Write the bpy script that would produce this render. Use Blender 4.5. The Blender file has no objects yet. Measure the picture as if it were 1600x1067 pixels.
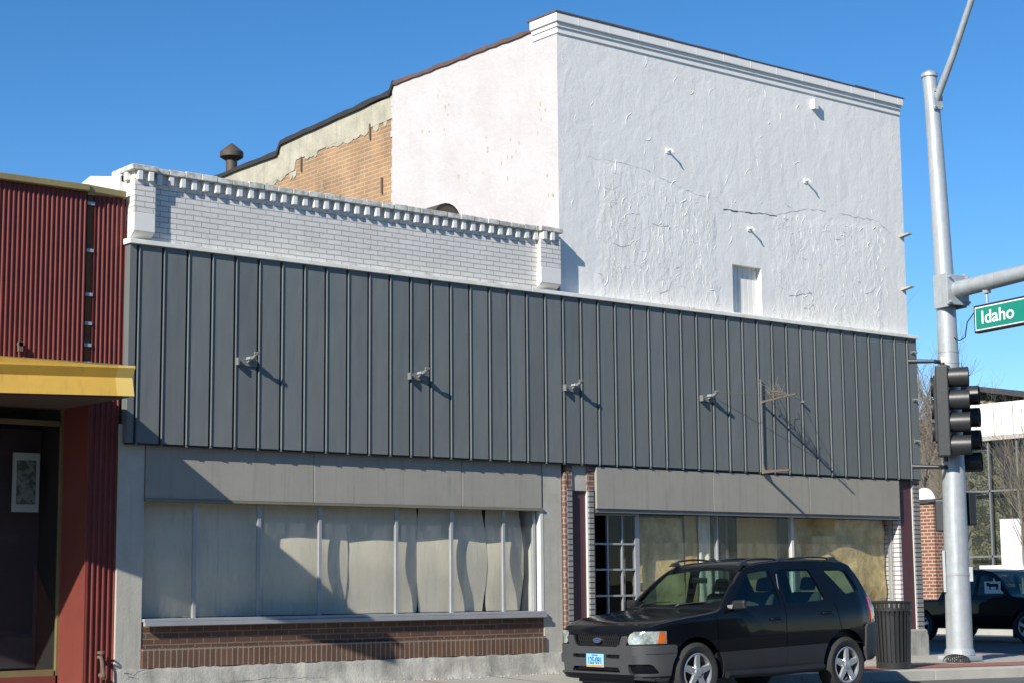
import bpy, bmesh, math, random
from mathutils import Vector, Matrix
random.seed(7)
R = math.radians
S = bpy.context.scene
COL = S.collection
# ------------------------------------------------------------ camera
F, PI_, YA, RO = 2765.0, R(7.8106), R(38.5056), R(-0.4903)
fw = Vector((math.sin(YA)*math.cos(PI_), math.cos(YA)*math.cos(PI_), math.sin(PI_)))
rt = Vector((math.cos(YA), -math.sin(YA), 0)); up = rt.cross(fw)
r2 = rt*math.cos(RO)+up*math.sin(RO); u2 = -rt*math.sin(RO)+up*math.cos(RO)
cd = bpy.data.cameras.new('camera'); cam = bpy.data.objects.new('camera', cd); COL.objects.link(cam)
cd.sensor_width = 36; cd.lens = 36*F/1600; cd.clip_end = 3000; cd.clip_start = 0.1
cam.matrix_world = Matrix(((r2.x,u2.x,-fw.x,0),(r2.y,u2.y,-fw.y,0),(r2.z,u2.z,-fw.z,1.4),(0,0,0,1)))
S.camera = cam
# ------------------------------------------------------------ light
SUND = Vector((1, .36, -.665)).normalized()
EL = math.asin(-SUND.z); AZ = math.atan2(-SUND.x, -SUND.y)      # azimuth from +y, clockwise
w = bpy.data.worlds.new('World'); S.world = w; w.use_nodes = True
nt = w.node_tree; sky = nt.nodes.new('ShaderNodeTexSky'); sky.sky_type = 'NISHITA'
sky.sun_disc = False; sky.sun_elevation = EL; sky.sun_rotation = AZ
sky.altitude = 2000; sky.air_density = 1.0; sky.dust_density = 0.0; sky.ozone_density = 3.2
bg = nt.nodes['Background']; hs = nt.nodes.new('ShaderNodeHueSaturation'); hs.inputs['Saturation'].default_value = 1.26
nt.links.new(sky.outputs[0], hs.inputs['Color']); nt.links.new(hs.outputs[0], bg.inputs[0]); bg.inputs[1].default_value = 0.103
sl = bpy.data.lights.new('sun', 'SUN'); sl.energy = 5.0; sl.angle = R(.53); sl.color = (1, .945, .84)
so = bpy.data.objects.new('sun', sl); COL.objects.link(so); so.rotation_euler = SUND.to_track_quat('-Z', 'Y').to_euler()
S.view_settings.view_transform = 'Standard'; S.view_settings.look = 'None'
S.view_settings.exposure = 0.55; S.view_settings.gamma = 1

# ------------------------------------------------------------ materials
def nodes(name):
    m = bpy.data.materials.new(name); m.use_nodes = True
    return m, m.node_tree.nodes, m.node_tree.links, m.node_tree.nodes['Principled BSDF']
def ramp(N, stops):
    r = N.new('ShaderNodeValToRGB'); e = r.color_ramp.elements
    e[0].position, e[0].color = stops[0][0], (*stops[0][1], 1)
    e[1].position, e[1].color = stops[-1][0], (*stops[-1][1], 1)
    for p_, c in stops[1:-1]:
        k = e.new(p_); k.color = (*c, 1)
    return r
def mix(N, L, fac, a, b, mode='MIX'):
    m = N.new('ShaderNodeMix'); m.data_type = 'RGBA'; m.blend_type = mode
    for s, v in ((m.inputs[0], fac), (m.inputs[6], a), (m.inputs[7], b)):
        if isinstance(v, (int, float)): s.default_value = v
        elif isinstance(v, tuple): s.default_value = (*v, 1)
        else: L.new(v, s)
    return m.outputs[2]
def noise(N, L, vec, scale, detail=5, rough=.6, dist=0):
    n = N.new('ShaderNodeTexNoise'); n.inputs['Scale'].default_value = scale; n.inputs['Detail'].default_value = detail
    n.inputs['Roughness'].default_value = rough; n.inputs['Distortion'].default_value = dist
    if vec is not None: L.new(vec, n.inputs['Vector'])
    return n.outputs['Fac']
def mapped(N, L, vec, scale):
    m = N.new('ShaderNodeMapping'); m.inputs['Scale'].default_value = scale; L.new(vec, m.inputs['Vector']); return m.outputs[0]
def bump(N, L, h, strength, dist, b, prev=None):
    k = N.new('ShaderNodeBump'); k.inputs['Strength'].default_value = strength; k.inputs['Distance'].default_value = dist
    L.new(h, k.inputs['Height'])
    if prev is not None: L.new(prev, k.inputs['Normal'])
    L.new(k.outputs[0], b.inputs['Normal']); return k.outputs[0]
def weathered(name, c, c2=None, rough=.7, metal=0, sc=3, amt=.5, bs=.2, bd=.01, bscale=40, spec=.5, streak=0, coat=0, stretch=(1,1,1)):
    """colour c with blotches of c2, fine grain and optional vertical streaks"""
    m, N, L, b = nodes(name); tc = N.new('ShaderNodeTexCoord'); v = tc.outputs['Object']
    c2 = c2 or tuple(x*.75 for x in c)
    f = noise(N, L, mapped(N, L, v, stretch), sc, 6, .65)
    r = ramp(N, [(.5-amt/2, c), (.5+amt/2, c2)]); L.new(f, r.inputs[0]); col = r.outputs[0]
    if streak:
        s = noise(N, L, mapped(N, L, v, (6, 6, .35)), 2.2, 5, .7)
        r3 = ramp(N, [(.52, (1,1,1)), (.75, (1-streak,)*3)]); L.new(s, r3.inputs[0]); col = mix(N, L, 1.0, col, r3.outputs[0], 'MULTIPLY')
    L.new(col, b.inputs['Base Color']); b.inputs['Roughness'].default_value = rough
    b.inputs['Metallic'].default_value = metal; b.inputs['Specular IOR Level'].default_value = spec
    b.inputs['Coat Weight'].default_value = coat
    if bs: bump(N, L, noise(N, L, v, bscale, 4), bs, bd, b)
    return m
def brick(name, c1, c2, mort, bw=.21, bh=.065, ms=.01, off=.5, bs=.6, bd=.008, dirt=None, rough=.85, noisec=.25, patch=None, smooth=.1):
    m, N, L, b = nodes(name); tc = N.new('ShaderNodeTexCoord')
    sp = N.new('ShaderNodeSeparateXYZ'); L.new(tc.outputs['Object'], sp.inputs[0])
    ad = N.new('ShaderNodeMath'); ad.operation = 'ADD'; L.new(sp.outputs[0], ad.inputs[0]); L.new(sp.outputs[1], ad.inputs[1])
    cb = N.new('ShaderNodeCombineXYZ'); L.new(ad.outputs[0], cb.inputs[0]); L.new(sp.outputs[2], cb.inputs[1])
    wob = N.new('ShaderNodeTexNoise'); wob.inputs['Scale'].default_value = 3.5; L.new(tc.outputs['Object'], wob.inputs['Vector'])
    wv = N.new('ShaderNodeVectorMath'); wv.operation = 'MULTIPLY_ADD'; L.new(wob.outputs['Color'], wv.inputs[0])
    wv.inputs[1].default_value = (.012, .012, 0); L.new(cb.outputs[0], wv.inputs[2])
    t = N.new('ShaderNodeTexBrick'); L.new(wv.outputs[0], t.inputs['Vector']); t.offset = off
    t.inputs['Color1'].default_value = (*c1, 1); t.inputs['Color2'].default_value = (*c2, 1); t.inputs['Mortar'].default_value = (*mort, 1)
    t.inputs['Scale'].default_value = 1; t.inputs['Brick Width'].default_value = bw; t.inputs['Row Height'].default_value = bh
    t.inputs['Mortar Size'].default_value = ms; t.inputs['Mortar Smooth'].default_value = smooth; t.inputs['Bias'].default_value = 0
    f = noise(N, L, tc.outputs['Object'], 1.3, 8, .7)
    r = ramp(N, [(.3, (1-noisec,)*3), (.65, (1,1,1))]); L.new(f, r.inputs[0])
    col = mix(N, L, 1.0, t.outputs['Color'], r.outputs[0], 'MULTIPLY')
    g = noise(N, L, tc.outputs['Object'], 45, 4, .6)
    r = ramp(N, [(.3, (.86,)*3), (.7, (1,1,1))]); L.new(g, r.inputs[0]); col = mix(N, L, 1.0, col, r.outputs[0], 'MULTIPLY')
    if dirt:
        d = noise(N, L, mapped(N, L, tc.outputs['Object'], (2,2,1)), 2.1, 9, .78)
        r = ramp(N, [(.6, (0,0,0)), (.68, (1,1,1))]); L.new(d, r.inputs[0]); col = mix(N, L, r.outputs[0], col, dirt)
    if patch:
        d = noise(N, L, tc.outputs['Object'], .9, 9, .7)
        r = ramp(N, [(.56, (0,0,0)), (.6, (1,1,1))]); L.new(d, r.inputs[0]); col = mix(N, L, r.outputs[0], col, patch)
    L.new(col, b.inputs['Base Color']); b.inputs['Roughness'].default_value = rough
    iv = N.new('ShaderNodeMath'); iv.operation = 'SUBTRACT'; iv.inputs[0].default_value = 1; L.new(t.outputs['Fac'], iv.inputs[1])
    k = bump(N, L, iv.outputs[0], bs, bd, b); bump(N, L, g, .25, .006, b, k)
    return m
def glass(name, tint=(.9,.95,.93), refl=.08, ior=1.5, dust=0):
    m, N, L, b = nodes(name); N.remove(b)
    t = N.new('ShaderNodeBsdfTransparent'); t.inputs[0].default_value = (*tint, 1)
    g = N.new('ShaderNodeBsdfGlossy'); g.inputs['Roughness'].default_value = .01
    # reflectance by facing angle (the same seen from either side), r0 + (1-r0)*facing^5
    lw = N.new('ShaderNodeLayerWeight'); lw.inputs['Blend'].default_value = .5
    pw = N.new('ShaderNodeMath'); pw.operation = 'POWER'; L.new(lw.outputs['Facing'], pw.inputs[0]); pw.inputs[1].default_value = 5
    r0 = ((ior-1)/(ior+1))**2; fr = N.new('ShaderNodeMath'); fr.operation = 'MULTIPLY_ADD'; L.new(pw.outputs[0], fr.inputs[0]); fr.inputs[1].default_value = .75; fr.inputs[2].default_value = r0
    tc = N.new('ShaderNodeTexCoord'); bp = N.new('ShaderNodeBump'); bp.inputs['Strength'].default_value = .06; bp.inputs['Distance'].default_value = .02
    L.new(noise(N, L, tc.outputs['Object'], 1.6, 2), bp.inputs['Height']); L.new(bp.outputs[0], g.inputs['Normal'])
    mx = N.new('ShaderNodeMixShader'); L.new(fr.outputs[0], mx.inputs[0]); L.new(t.outputs[0], mx.inputs[1]); L.new(g.outputs[0], mx.inputs[2])
    out = mx.outputs[0]
    if dust:
        df = N.new('ShaderNodeBsdfDiffuse'); df.inputs[0].default_value = (.62,.60,.54,1)
        dn = noise(N, L, mapped(N, L, tc.outputs['Object'], (3, 1, .8)), 1.5, 8, .72, .6); r = ramp(N, [(.40, (0,0,0)), (.75, (dust,)*3)]); L.new(dn, r.inputs[0])
        m2 = N.new('ShaderNodeMixShader'); L.new(r.outputs[0], m2.inputs[0]); L.new(out, m2.inputs[1]); L.new(df.outputs[0], m2.inputs[2]); out = m2.outputs[0]
    L.new(out, N['Material Output'].inputs[0]); return m
def stucco(name):
    """white paint over lumpy render, with two rougher blistered fields and hairline cracks"""
    m, N, L, b = nodes(name); tc = N.new('ShaderNodeTexCoord'); v = tc.outputs['Object']
    sp = N.new('ShaderNodeSeparateXYZ'); L.new(v, sp.inputs[0])
    def M(op, a, c, clamp=False):
        k = N.new('ShaderNodeMath'); k.operation = op; k.use_clamp = clamp
        for s, q in ((k.inputs[0], a), (k.inputs[1], c)):
            if isinstance(q, (int, float)): s.default_value = q
            else: L.new(q, s)
        return k.outputs[0]
    wob = M('MULTIPLY', M('SUBTRACT', noise(N, L, v, 2.2, 3), .5), .5)
    def box(x0, x1, z1, slope):
        X = M('ADD', sp.outputs[0], wob); Z = M('ADD', sp.outputs[2], wob)
        a = M('MULTIPLY', M('SUBTRACT', X, x0), 9, True); c = M('MULTIPLY', M('SUBTRACT', x1, X), 9, True)
        top = M('ADD', M('MULTIPLY', M('SUBTRACT', X, x0), slope), z1)
        d = M('MULTIPLY', M('SUBTRACT', top, Z), 9, True)
        return M('MULTIPLY', M('MULTIPLY', a, c), d)
    # object origin sits at the building's base corner (16, 19, 0)
    field = M('MAXIMUM', box(.75, 3.15, 7.55, -.13), box(4.45, 7.0, 7.2, .05))
    n1 = noise(N, L, mapped(N, L, v, (1, 1, .7)), 4.2, 3, .5, .7)
    n2 = noise(N, L, mapped(N, L, v, (1.2, 1, .45)), 8, 4, .55, .9)
    vo = N.new('ShaderNodeTexVoronoi'); vo.feature = 'DISTANCE_TO_EDGE'; vo.inputs['Scale'].default_value = 3.3
    dm = N.new('ShaderNodeVectorMath'); dm.operation = 'MULTIPLY_ADD'; nn = N.new('ShaderNodeTexNoise'); nn.inputs['Scale'].default_value = 3; nn.inputs['Detail'].default_value = 5
    L.new(v, nn.inputs['Vector']); L.new(nn.outputs['Color'], dm.inputs[0]); dm.inputs[1].default_value = (.9, .9, .9); L.new(mapped(N, L, v, (1.5, 1, .55)), dm.inputs[2])
    L.new(dm.outputs[0], vo.inputs['Vector'])
    # ridged curls of lifted paint
    ridge = M('MULTIPLY', M('SUBTRACT', .035, vo.outputs['Distance'], True), 22, True)
    keep = ramp(N, [(.5, (0,0,0)), (.62, (1,1,1))]); L.new(noise(N, L, v, 2.6, 4), keep.inputs[0])
    ridge = M('MULTIPLY', ridge, M('MULTIPLY', keep.outputs[0], M('ADD', M('MULTIPLY', field, .75), .25)))
    rd = ramp(N, [(.0, (0,0,0)), (.045, (1,1,1)), (.1, (0,0,0))])
    L.new(M('ABSOLUTE', M('SUBTRACT', n1, .5), 0), rd.inputs[0])
    n3 = noise(N, L, v, 11, 4, .6, .5)
    h = M('ADD', M('ADD', M('MULTIPLY', n1, .9), M('MULTIPLY', n3, .35)), M('MULTIPLY', M('MULTIPLY', n2, field), 1.0))
    k = bump(N, L, h, .55, .018, b)
    k = bump(N, L, M('MULTIPLY', ridge, 1), .6, .010, b, k)
    bump(N, L, noise(N, L, v, 60, 4), .2, .004, b, k)
    tone = ramp(N, [(.3, (.735,.725,.70)), (.7, (.80,.79,.765))]); L.new(noise(N, L, v, .8, 6, .6), tone.inputs[0])
    stn = ramp(N, [(.5, (1,1,1)), (.8, (.88,.87,.84))]); L.new(noise(N, L, mapped(N, L, v, (2.5, 1, .3)), 1.8, 6, .7), stn.inputs[0]); tone_o = mix(N, L, 1.0, tone.outputs[0], stn.outputs[0], 'MULTIPLY')
    # chips where paint has gone
    ch = noise(N, L, v, 9, 8, .7); cr = ramp(N, [(.70, (0,0,0)), (.725, (1,1,1))]); L.new(M('ADD', ch, M('MULTIPLY', field, .028)), cr.inputs[0])
    col = mix(N, L, cr.outputs[0], tone_o, (.36,.35,.27))
    dk = ramp(N, [(.955, (0,0,0)), (1, (1,1,1))]); L.new(ridge, dk.inputs[0]); col = mix(N, L, M('MULTIPLY', ridge, .22), col, (.38,.37,.33))
    L.new(col, b.inputs['Base Color']); b.inputs['Roughness'].default_value = .6; b.inputs['Specular IOR Level'].default_value = .3
    return m
def boards(name, c, c2, rough, **k):
    m = weathered(name, c, c2, rough, **k); N, L = m.node_tree.nodes, m.node_tree.links; b = N['Principled BSDF']
    tc = N.new('ShaderNodeTexCoord'); sp = N.new('ShaderNodeSeparateXYZ'); L.new(tc.outputs['Object'], sp.inputs[0])
    a = N.new('ShaderNodeMath'); a.operation = 'MULTIPLY_ADD'; L.new(sp.outputs[0], a.inputs[0]); a.inputs[1].default_value = 1/.3268; a.inputs[2].default_value = -.1/.3268
    f = N.new('ShaderNodeMath'); f.operation = 'FLOOR'; L.new(a.outputs[0], f.inputs[0])
    wn = N.new('ShaderNodeTexWhiteNoise'); wn.noise_dimensions = '1D'; L.new(f.outputs[0], wn.inputs['W'])
    r = ramp(N, [(0, (.90,.90,.90)), (1, (1.07,1.07,1.06))]); L.new(wn.outputs['Value'], r.inputs[0])
    src = b.inputs['Base Color'].links[0].from_socket; col = mix(N, L, 1.0, src, r.outputs[0], 'MULTIPLY')
    sc_ = ramp(N, [(.66, (0,0,0)), (.70, (1,1,1))]); L.new(noise(N, L, mapped(N, L, tc.outputs['Object'], (5,5,1)), 6, 6, .75), sc_.inputs[0])
    L.new(mix(N, L, sc_.outputs[0], col, (.21,.225,.225)), b.inputs['Base Color'])
    pn = b.inputs['Normal'].links[0].from_socket; bump(N, L, noise(N, L, mapped(N, L, tc.outputs['Object'], (1.5,1,.6)), 1.5, 2), .5, .03, b, pn)
    return m
def rubble(name):
    m, N, L, b = nodes(name); tc = N.new('ShaderNodeTexCoord'); v = tc.outputs['Object']
    nn = N.new('ShaderNodeTexNoise'); nn.inputs['Scale'].default_value = 3; nn.inputs['Detail'].default_value = 6; L.new(v, nn.inputs['Vector'])
    dm = N.new('ShaderNodeVectorMath'); dm.operation = 'MULTIPLY_ADD'; L.new(nn.outputs['Color'], dm.inputs[0]); dm.inputs[1].default_value = (.7,.7,.7); L.new(v, dm.inputs[2])
    vo = N.new('ShaderNodeTexVoronoi'); vo.feature = 'DISTANCE_TO_EDGE'; vo.inputs['Scale'].default_value = 4.3; L.new(dm.outputs[0], vo.inputs['Vector'])
    vc = N.new('ShaderNodeTexVoronoi'); vc.inputs['Scale'].default_value = 4.3; L.new(dm.outputs[0], vc.inputs['Vector'])
    sp = N.new('ShaderNodeSeparateColor'); L.new(vc.outputs['Color'], sp.inputs[0])
    r = ramp(N, [(0, (.06,.06,.035)), (.5, (.16,.145,.08)), (1, (.30,.27,.17))]); L.new(sp.outputs[0], r.inputs[0])
    e = ramp(N, [(0, (.08,.08,.08)), (.09, (1,1,1))]); L.new(vo.outputs['Distance'], e.inputs[0])
    L.new(mix(N, L, 1.0, r.outputs[0], e.outputs[0], 'MULTIPLY'), b.inputs['Base Color']); b.inputs['Roughness'].default_value = .95
    bump(N, L, vo.outputs['Distance'], 1, .25, b); return m
MT = dict(
 stucco=stucco('painted_stucco'),
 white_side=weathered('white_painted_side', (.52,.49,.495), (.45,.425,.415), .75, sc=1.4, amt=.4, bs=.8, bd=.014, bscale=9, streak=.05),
 cornice=weathered('cornice_paint', (.80,.79,.76), (.72,.71,.68), .6, sc=5, bs=.3, bd=.004),
 white_brick=brick('white_painted_brick', (.74,.725,.70), (.69,.675,.65), (.36,.34,.31), bw=.225, bh=.066, ms=.0045, bs=.9, bd=.012, dirt=(.40,.38,.33), noisec=.12),
 white_plain=weathered('white_paint', (.74,.73,.70), (.66,.65,.62), .6, sc=4, bs=.25, bd=.006),
 flashing=weathered('white_flashing', (.80,.79,.74), (.66,.64,.56), .5, sc=6, amt=.3, bs=.15),
 tan_brick=brick('tan_brick', (.47,.255,.12), (.36,.215,.115), (.48,.38,.26), bw=.225, bh=.07, ms=.011, bs=.9, bd=.014, dirt=(.44,.37,.28), noisec=.42),
 cream=weathered('cream_parging', (.46,.43,.34), (.31,.29,.225), .85, sc=3, amt=.35, bs=.5, bd=.012, bscale=20, streak=.3),
 tar=weathered('roof_tar', (.02,.02,.022), (.035,.03,.03), .8, bs=.6, bd=.02, bscale=15),
 terracotta=weathered('coping_tile', (.15,.08,.065), (.07,.055,.05), .8, sc=5, bs=.4, bscale=20),
 siding=boards('grey_metal_siding', (.134,.149,.150), (.154,.170,.170), .5, sc=1.2, amt=.6, bs=.35, bd=.004, bscale=70, spec=.35, streak=.13),
 fascia=weathered('grey_render_board', (.315,.30,.262), (.272,.26,.228), .85, sc=2.2, amt=.5, bs=.55, bd=.006, bscale=90, streak=.2),
 concrete=weathered('old_concrete', (.46,.44,.39), (.34,.325,.285), .9, sc=2.6, amt=.45, bs=.4, bd=.006, bscale=35, streak=.25),
 concrete_base=weathered('painted_concrete_base', (.44,.43,.385), (.27,.265,.235), .9, sc=2.2, amt=.25, bs=.6, bd=.010, bscale=25, streak=.35),
 brown_brick=brick('brown_brick', (.15,.07,.042), (.11,.053,.035), (.20,.17,.13), bw=.215, bh=.068, ms=.007, bs=.6, bd=.006, noisec=.3),
 soldier=brick('brown_soldier_brick', (.12,.06,.038), (.165,.082,.048), (.27,.235,.19), bw=.074, bh=.23, ms=.008, off=0, bs=.6, bd=.006, noisec=.3),
 grey_stack=brick('grey_painted_brick', (.27,.27,.265), (.24,.24,.24), (.035,.03,.03), bw=.4, bh=.075, ms=.008, off=0, bs=.9, bd=.01, noisec=.1),
 white_stack=brick('white_stack_brick', (.62,.60,.60), (.56,.55,.55), (.14,.10,.09), bw=.6, bh=.075, ms=.007, off=0, bs=.9, bd=.01, noisec=.1),
 red_brick=brick('red_brick', (.21,.115,.09), (.17,.09,.072), (.33,.25,.21), bw=.21, bh=.075, ms=.011, bs=.7, noisec=.2),
 far_brick=brick('far_red_brick', (.27,.095,.06), (.20,.07,.045), (.46,.38,.28), bw=.26, bh=.10, ms=.016, bs=.5, noisec=.2),
 maroon=weathered('maroon_paint', (.10,.038,.045), (.075,.03,.036), .55, sc=3, bs=.2),
 alu=weathered('grey_aluminium', (.42,.43,.45), (.33,.34,.35), .4, .3, bs=.05),
 alu_dark=weathered('grey_frame', (.22,.225,.23), (.17,.175,.18), .45, .3, bs=.05),
 white_frame=weathered('white_frame', (.62,.63,.62), (.5,.5,.48), .5, bs=.1),
 shade=weathered('shade_cloth', (.72,.655,.55), (.61,.555,.465), .9, sc=1.6, amt=.5, bs=.25, bd=.003, bscale=150, streak=.16),
 paper=weathered('brown_paper', (.66,.51,.24), (.38,.27,.12), .8, sc=1.9, amt=.16, bs=.9, bd=.03, bscale=5),
 board=weathered('plywood', (.55,.37,.13), (.44,.29,.10), .7, sc=2, bs=.2, stretch=(1,1,4)),
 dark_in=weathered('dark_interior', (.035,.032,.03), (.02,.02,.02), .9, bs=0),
 floor_in=weathered('interior_floor', (.12,.10,.09), (.08,.07,.06), .8, bs=0),
 red_metal=weathered('red_corrugated_metal', (.185,.032,.024), (.115,.022,.018), .5, sc=2.2, amt=.45, bs=.2, bd=.004, spec=.35, streak=.42),
 red_flat=weathered('red_painted_board', (.17,.036,.025), (.135,.03,.021), .6, sc=3, bs=.1, streak=.15),
 tan_cap=weathered('tan_coping_metal', (.34,.28,.12), (.25,.2,.09), .45, .2, sc=5, bs=.1),
 rust_strip=weathered('rusty_channel', (.20,.095,.03), (.10,.05,.025), .7, sc=8, bs=.3),
 yellow_lit=weathered('yellow_canopy_lit_end', (.52,.38,.11), (.47,.34,.09), .45, sc=1.5, bs=0), yellow=weathered('yellow_canopy_metal', (.44,.27,.045), (.37,.225,.038), .5, sc=3, amt=.4, bs=.25, bd=.006, bscale=6, spec=.35, streak=.2),
 yellow_dull=weathered('mustard_frame', (.19,.15,.065), (.14,.11,.05), .5, bs=.1),
 soffit=weathered('dark_soffit_boards', (.07,.04,.028), (.045,.028,.02), .7, sc=3, bs=.4, stretch=(1,12,1)),
 purple=weathered('mauve_plaster', (.10,.065,.08), (.08,.05,.06), .8, bs=.1),
 paper_white=weathered('print_paper', (.35,.35,.33), (.12,.13,.12), .8, sc=14, amt=.1, bs=0),
 galv=weathered('galvanised_steel', (.42,.45,.48), (.36,.39,.41), .48, .35, sc=9, amt=.3, bs=.2, bd=.003, streak=.3),
 black_metal=weathered('black_enamel', (.018,.020,.021), (.028,.03,.032), .42, sc=6, bs=.1, spec=.5),
 rust=weathered('rusty_iron', (.15,.105,.075), (.10,.075,.06), .8, sc=12, bs=.4),
 grey_paint=weathered('grey_bracket_paint', (.13,.145,.15), (.2,.2,.19), .55, sc=9, bs=.1),
 vent=weathered('rusted_galvanised_vent', (.085,.085,.08), (.10,.07,.045), .65, .4, sc=5, amt=.3, bs=.2),
 green_sign=weathered('green_sign_sheet', (.0,.215,.16), (.0,.19,.14), .35, bs=0),
 sign_white=weathered('reflective_white', (.80,.82,.80), (.74,.76,.75), .35, bs=0),
 asphalt=weathered('asphalt', (.075,.075,.074), (.10,.098,.094), .95, sc=.8, amt=.5, bs=.8, bd=.01, bscale=90),
 pave=weathered('sidewalk_concrete', (.36,.34,.30), (.27,.255,.225), .92, sc=1.4, amt=.5, bs=.5, bd=.006, bscale=60),
 curb=weathered('curb_concrete', (.42,.41,.37), (.31,.30,.27), .92, sc=2.5, amt=.5, bs=.6, bd=.008, bscale=50),
 paver=brick('brick_pavers', (.34,.12,.085), (.27,.10,.075), (.30,.24,.2), bw=.2, bh=.1, ms=.006, bs=.3, noisec=.3),
 tactile=weathered('yellow_tactile', (.62,.44,.05), (.5,.36,.05), .8, bs=.4),
 paint_line=weathered('road_paint', (.55,.55,.52), (.35,.35,.33), .8, sc=6, amt=.3, bs=.2),
 earth=weathered('dry_ground', (.16,.14,.10), (.11,.10,.07), .95, sc=.2, bs=.5, bscale=3),
 hill=weathered('dry_scrub_hill', (.17,.145,.09), (.10,.09,.06), .95, sc=.06, bs=.6, bd=.5, bscale=.4),
 bark=weathered('pale_bare_bark', (.20,.17,.13), (.13,.11,.085), .9, sc=8, bs=.4),
 bark_far=weathered('far_bare_bark', (.17,.14,.11), (.12,.10,.08), .9, sc=8, bs=0),
 stone=rubble('rough_stone'),
 cream_panel=weathered('cream_enamel_panel', (.80,.79,.72), (.76,.75,.68), .5, sc=1, bs=0),
 dark_roof=weathered('dark_roof_edge', (.03,.033,.035), (.045,.045,.05), .7, bs=.1),
 car_paint=weathered('black_car_paint', (.003,.004,.006), (.0045,.0055,.008), .2, sc=1, bs=0, spec=.08, coat=.42),
 clad=weathered('grey_bumper_plastic', (.043,.045,.049), (.052,.054,.058), .55, sc=3, bs=.15, bd=.001, bscale=300, spec=.4),
 clad_rocker=weathered('dark_rocker_plastic', (.020,.021,.024), (.026,.028,.031), .5, sc=3, bs=.1, bd=.001, bscale=300, spec=.4),
 rubber=weathered('tyre_rubber', (.018,.018,.019), (.027,.026,.025), .8, sc=5, bs=.2, bscale=60),
 black_pl=weathered('black_plastic', (.010,.010,.011), (.014,.014,.015), .5, bs=0),
 rim=weathered('alloy_rim', (.60,.61,.63), (.52,.53,.55), .28, .75, bs=0),
 rim_dark=weathered('brake_shadow_steel', (.05,.05,.05), (.03,.03,.03), .6, .5, bs=0),
 seat=weathered('seat_cloth', (.05,.055,.062), (.04,.044,.05), .9, bs=.1),
 amber=weathered('amber_lens', (.55,.12,.02), (.42,.09,.015), .15, bs=0, coat=.6),
 red_lens=weathered('red_lens', (.45,.012,.01), (.36,.01,.01), .15, bs=0, coat=.6),
 lamp=weathered('clear_lamp_lens', (.50,.55,.52), (.20,.23,.22), .12, .35, sc=7, amt=.22, bs=.8, bd=.02, bscale=11, coat=1),
 chrome=weathered('chrome', (.6,.6,.6), (.55,.55,.55), .15, .9, bs=0),
 emblem=weathered('blue_emblem', (.03,.06,.16), (.02,.05,.14), .3, bs=0, coat=.5),
 plate=weathered('blue_plate', (.20,.50,.78), (.24,.54,.80), .45, bs=0),
 plate_red=weathered('orange_plate_band', (.72,.16,.05), (.8,.35,.05), .45, sc=20, bs=0),
 plate_ink=weathered('dark_plate_ink', (.02,.03,.12), (.02,.03,.1), .5, bs=0),
 car_glass=glass('car_glass', (.72,.82,.79), ior=1.5), shop_glass=glass('shop_glass', (.95,.96,.93), ior=1.5, dust=.2), dark_glass=glass('office_glass', (.72,.75,.74), ior=1.4),
)
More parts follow.
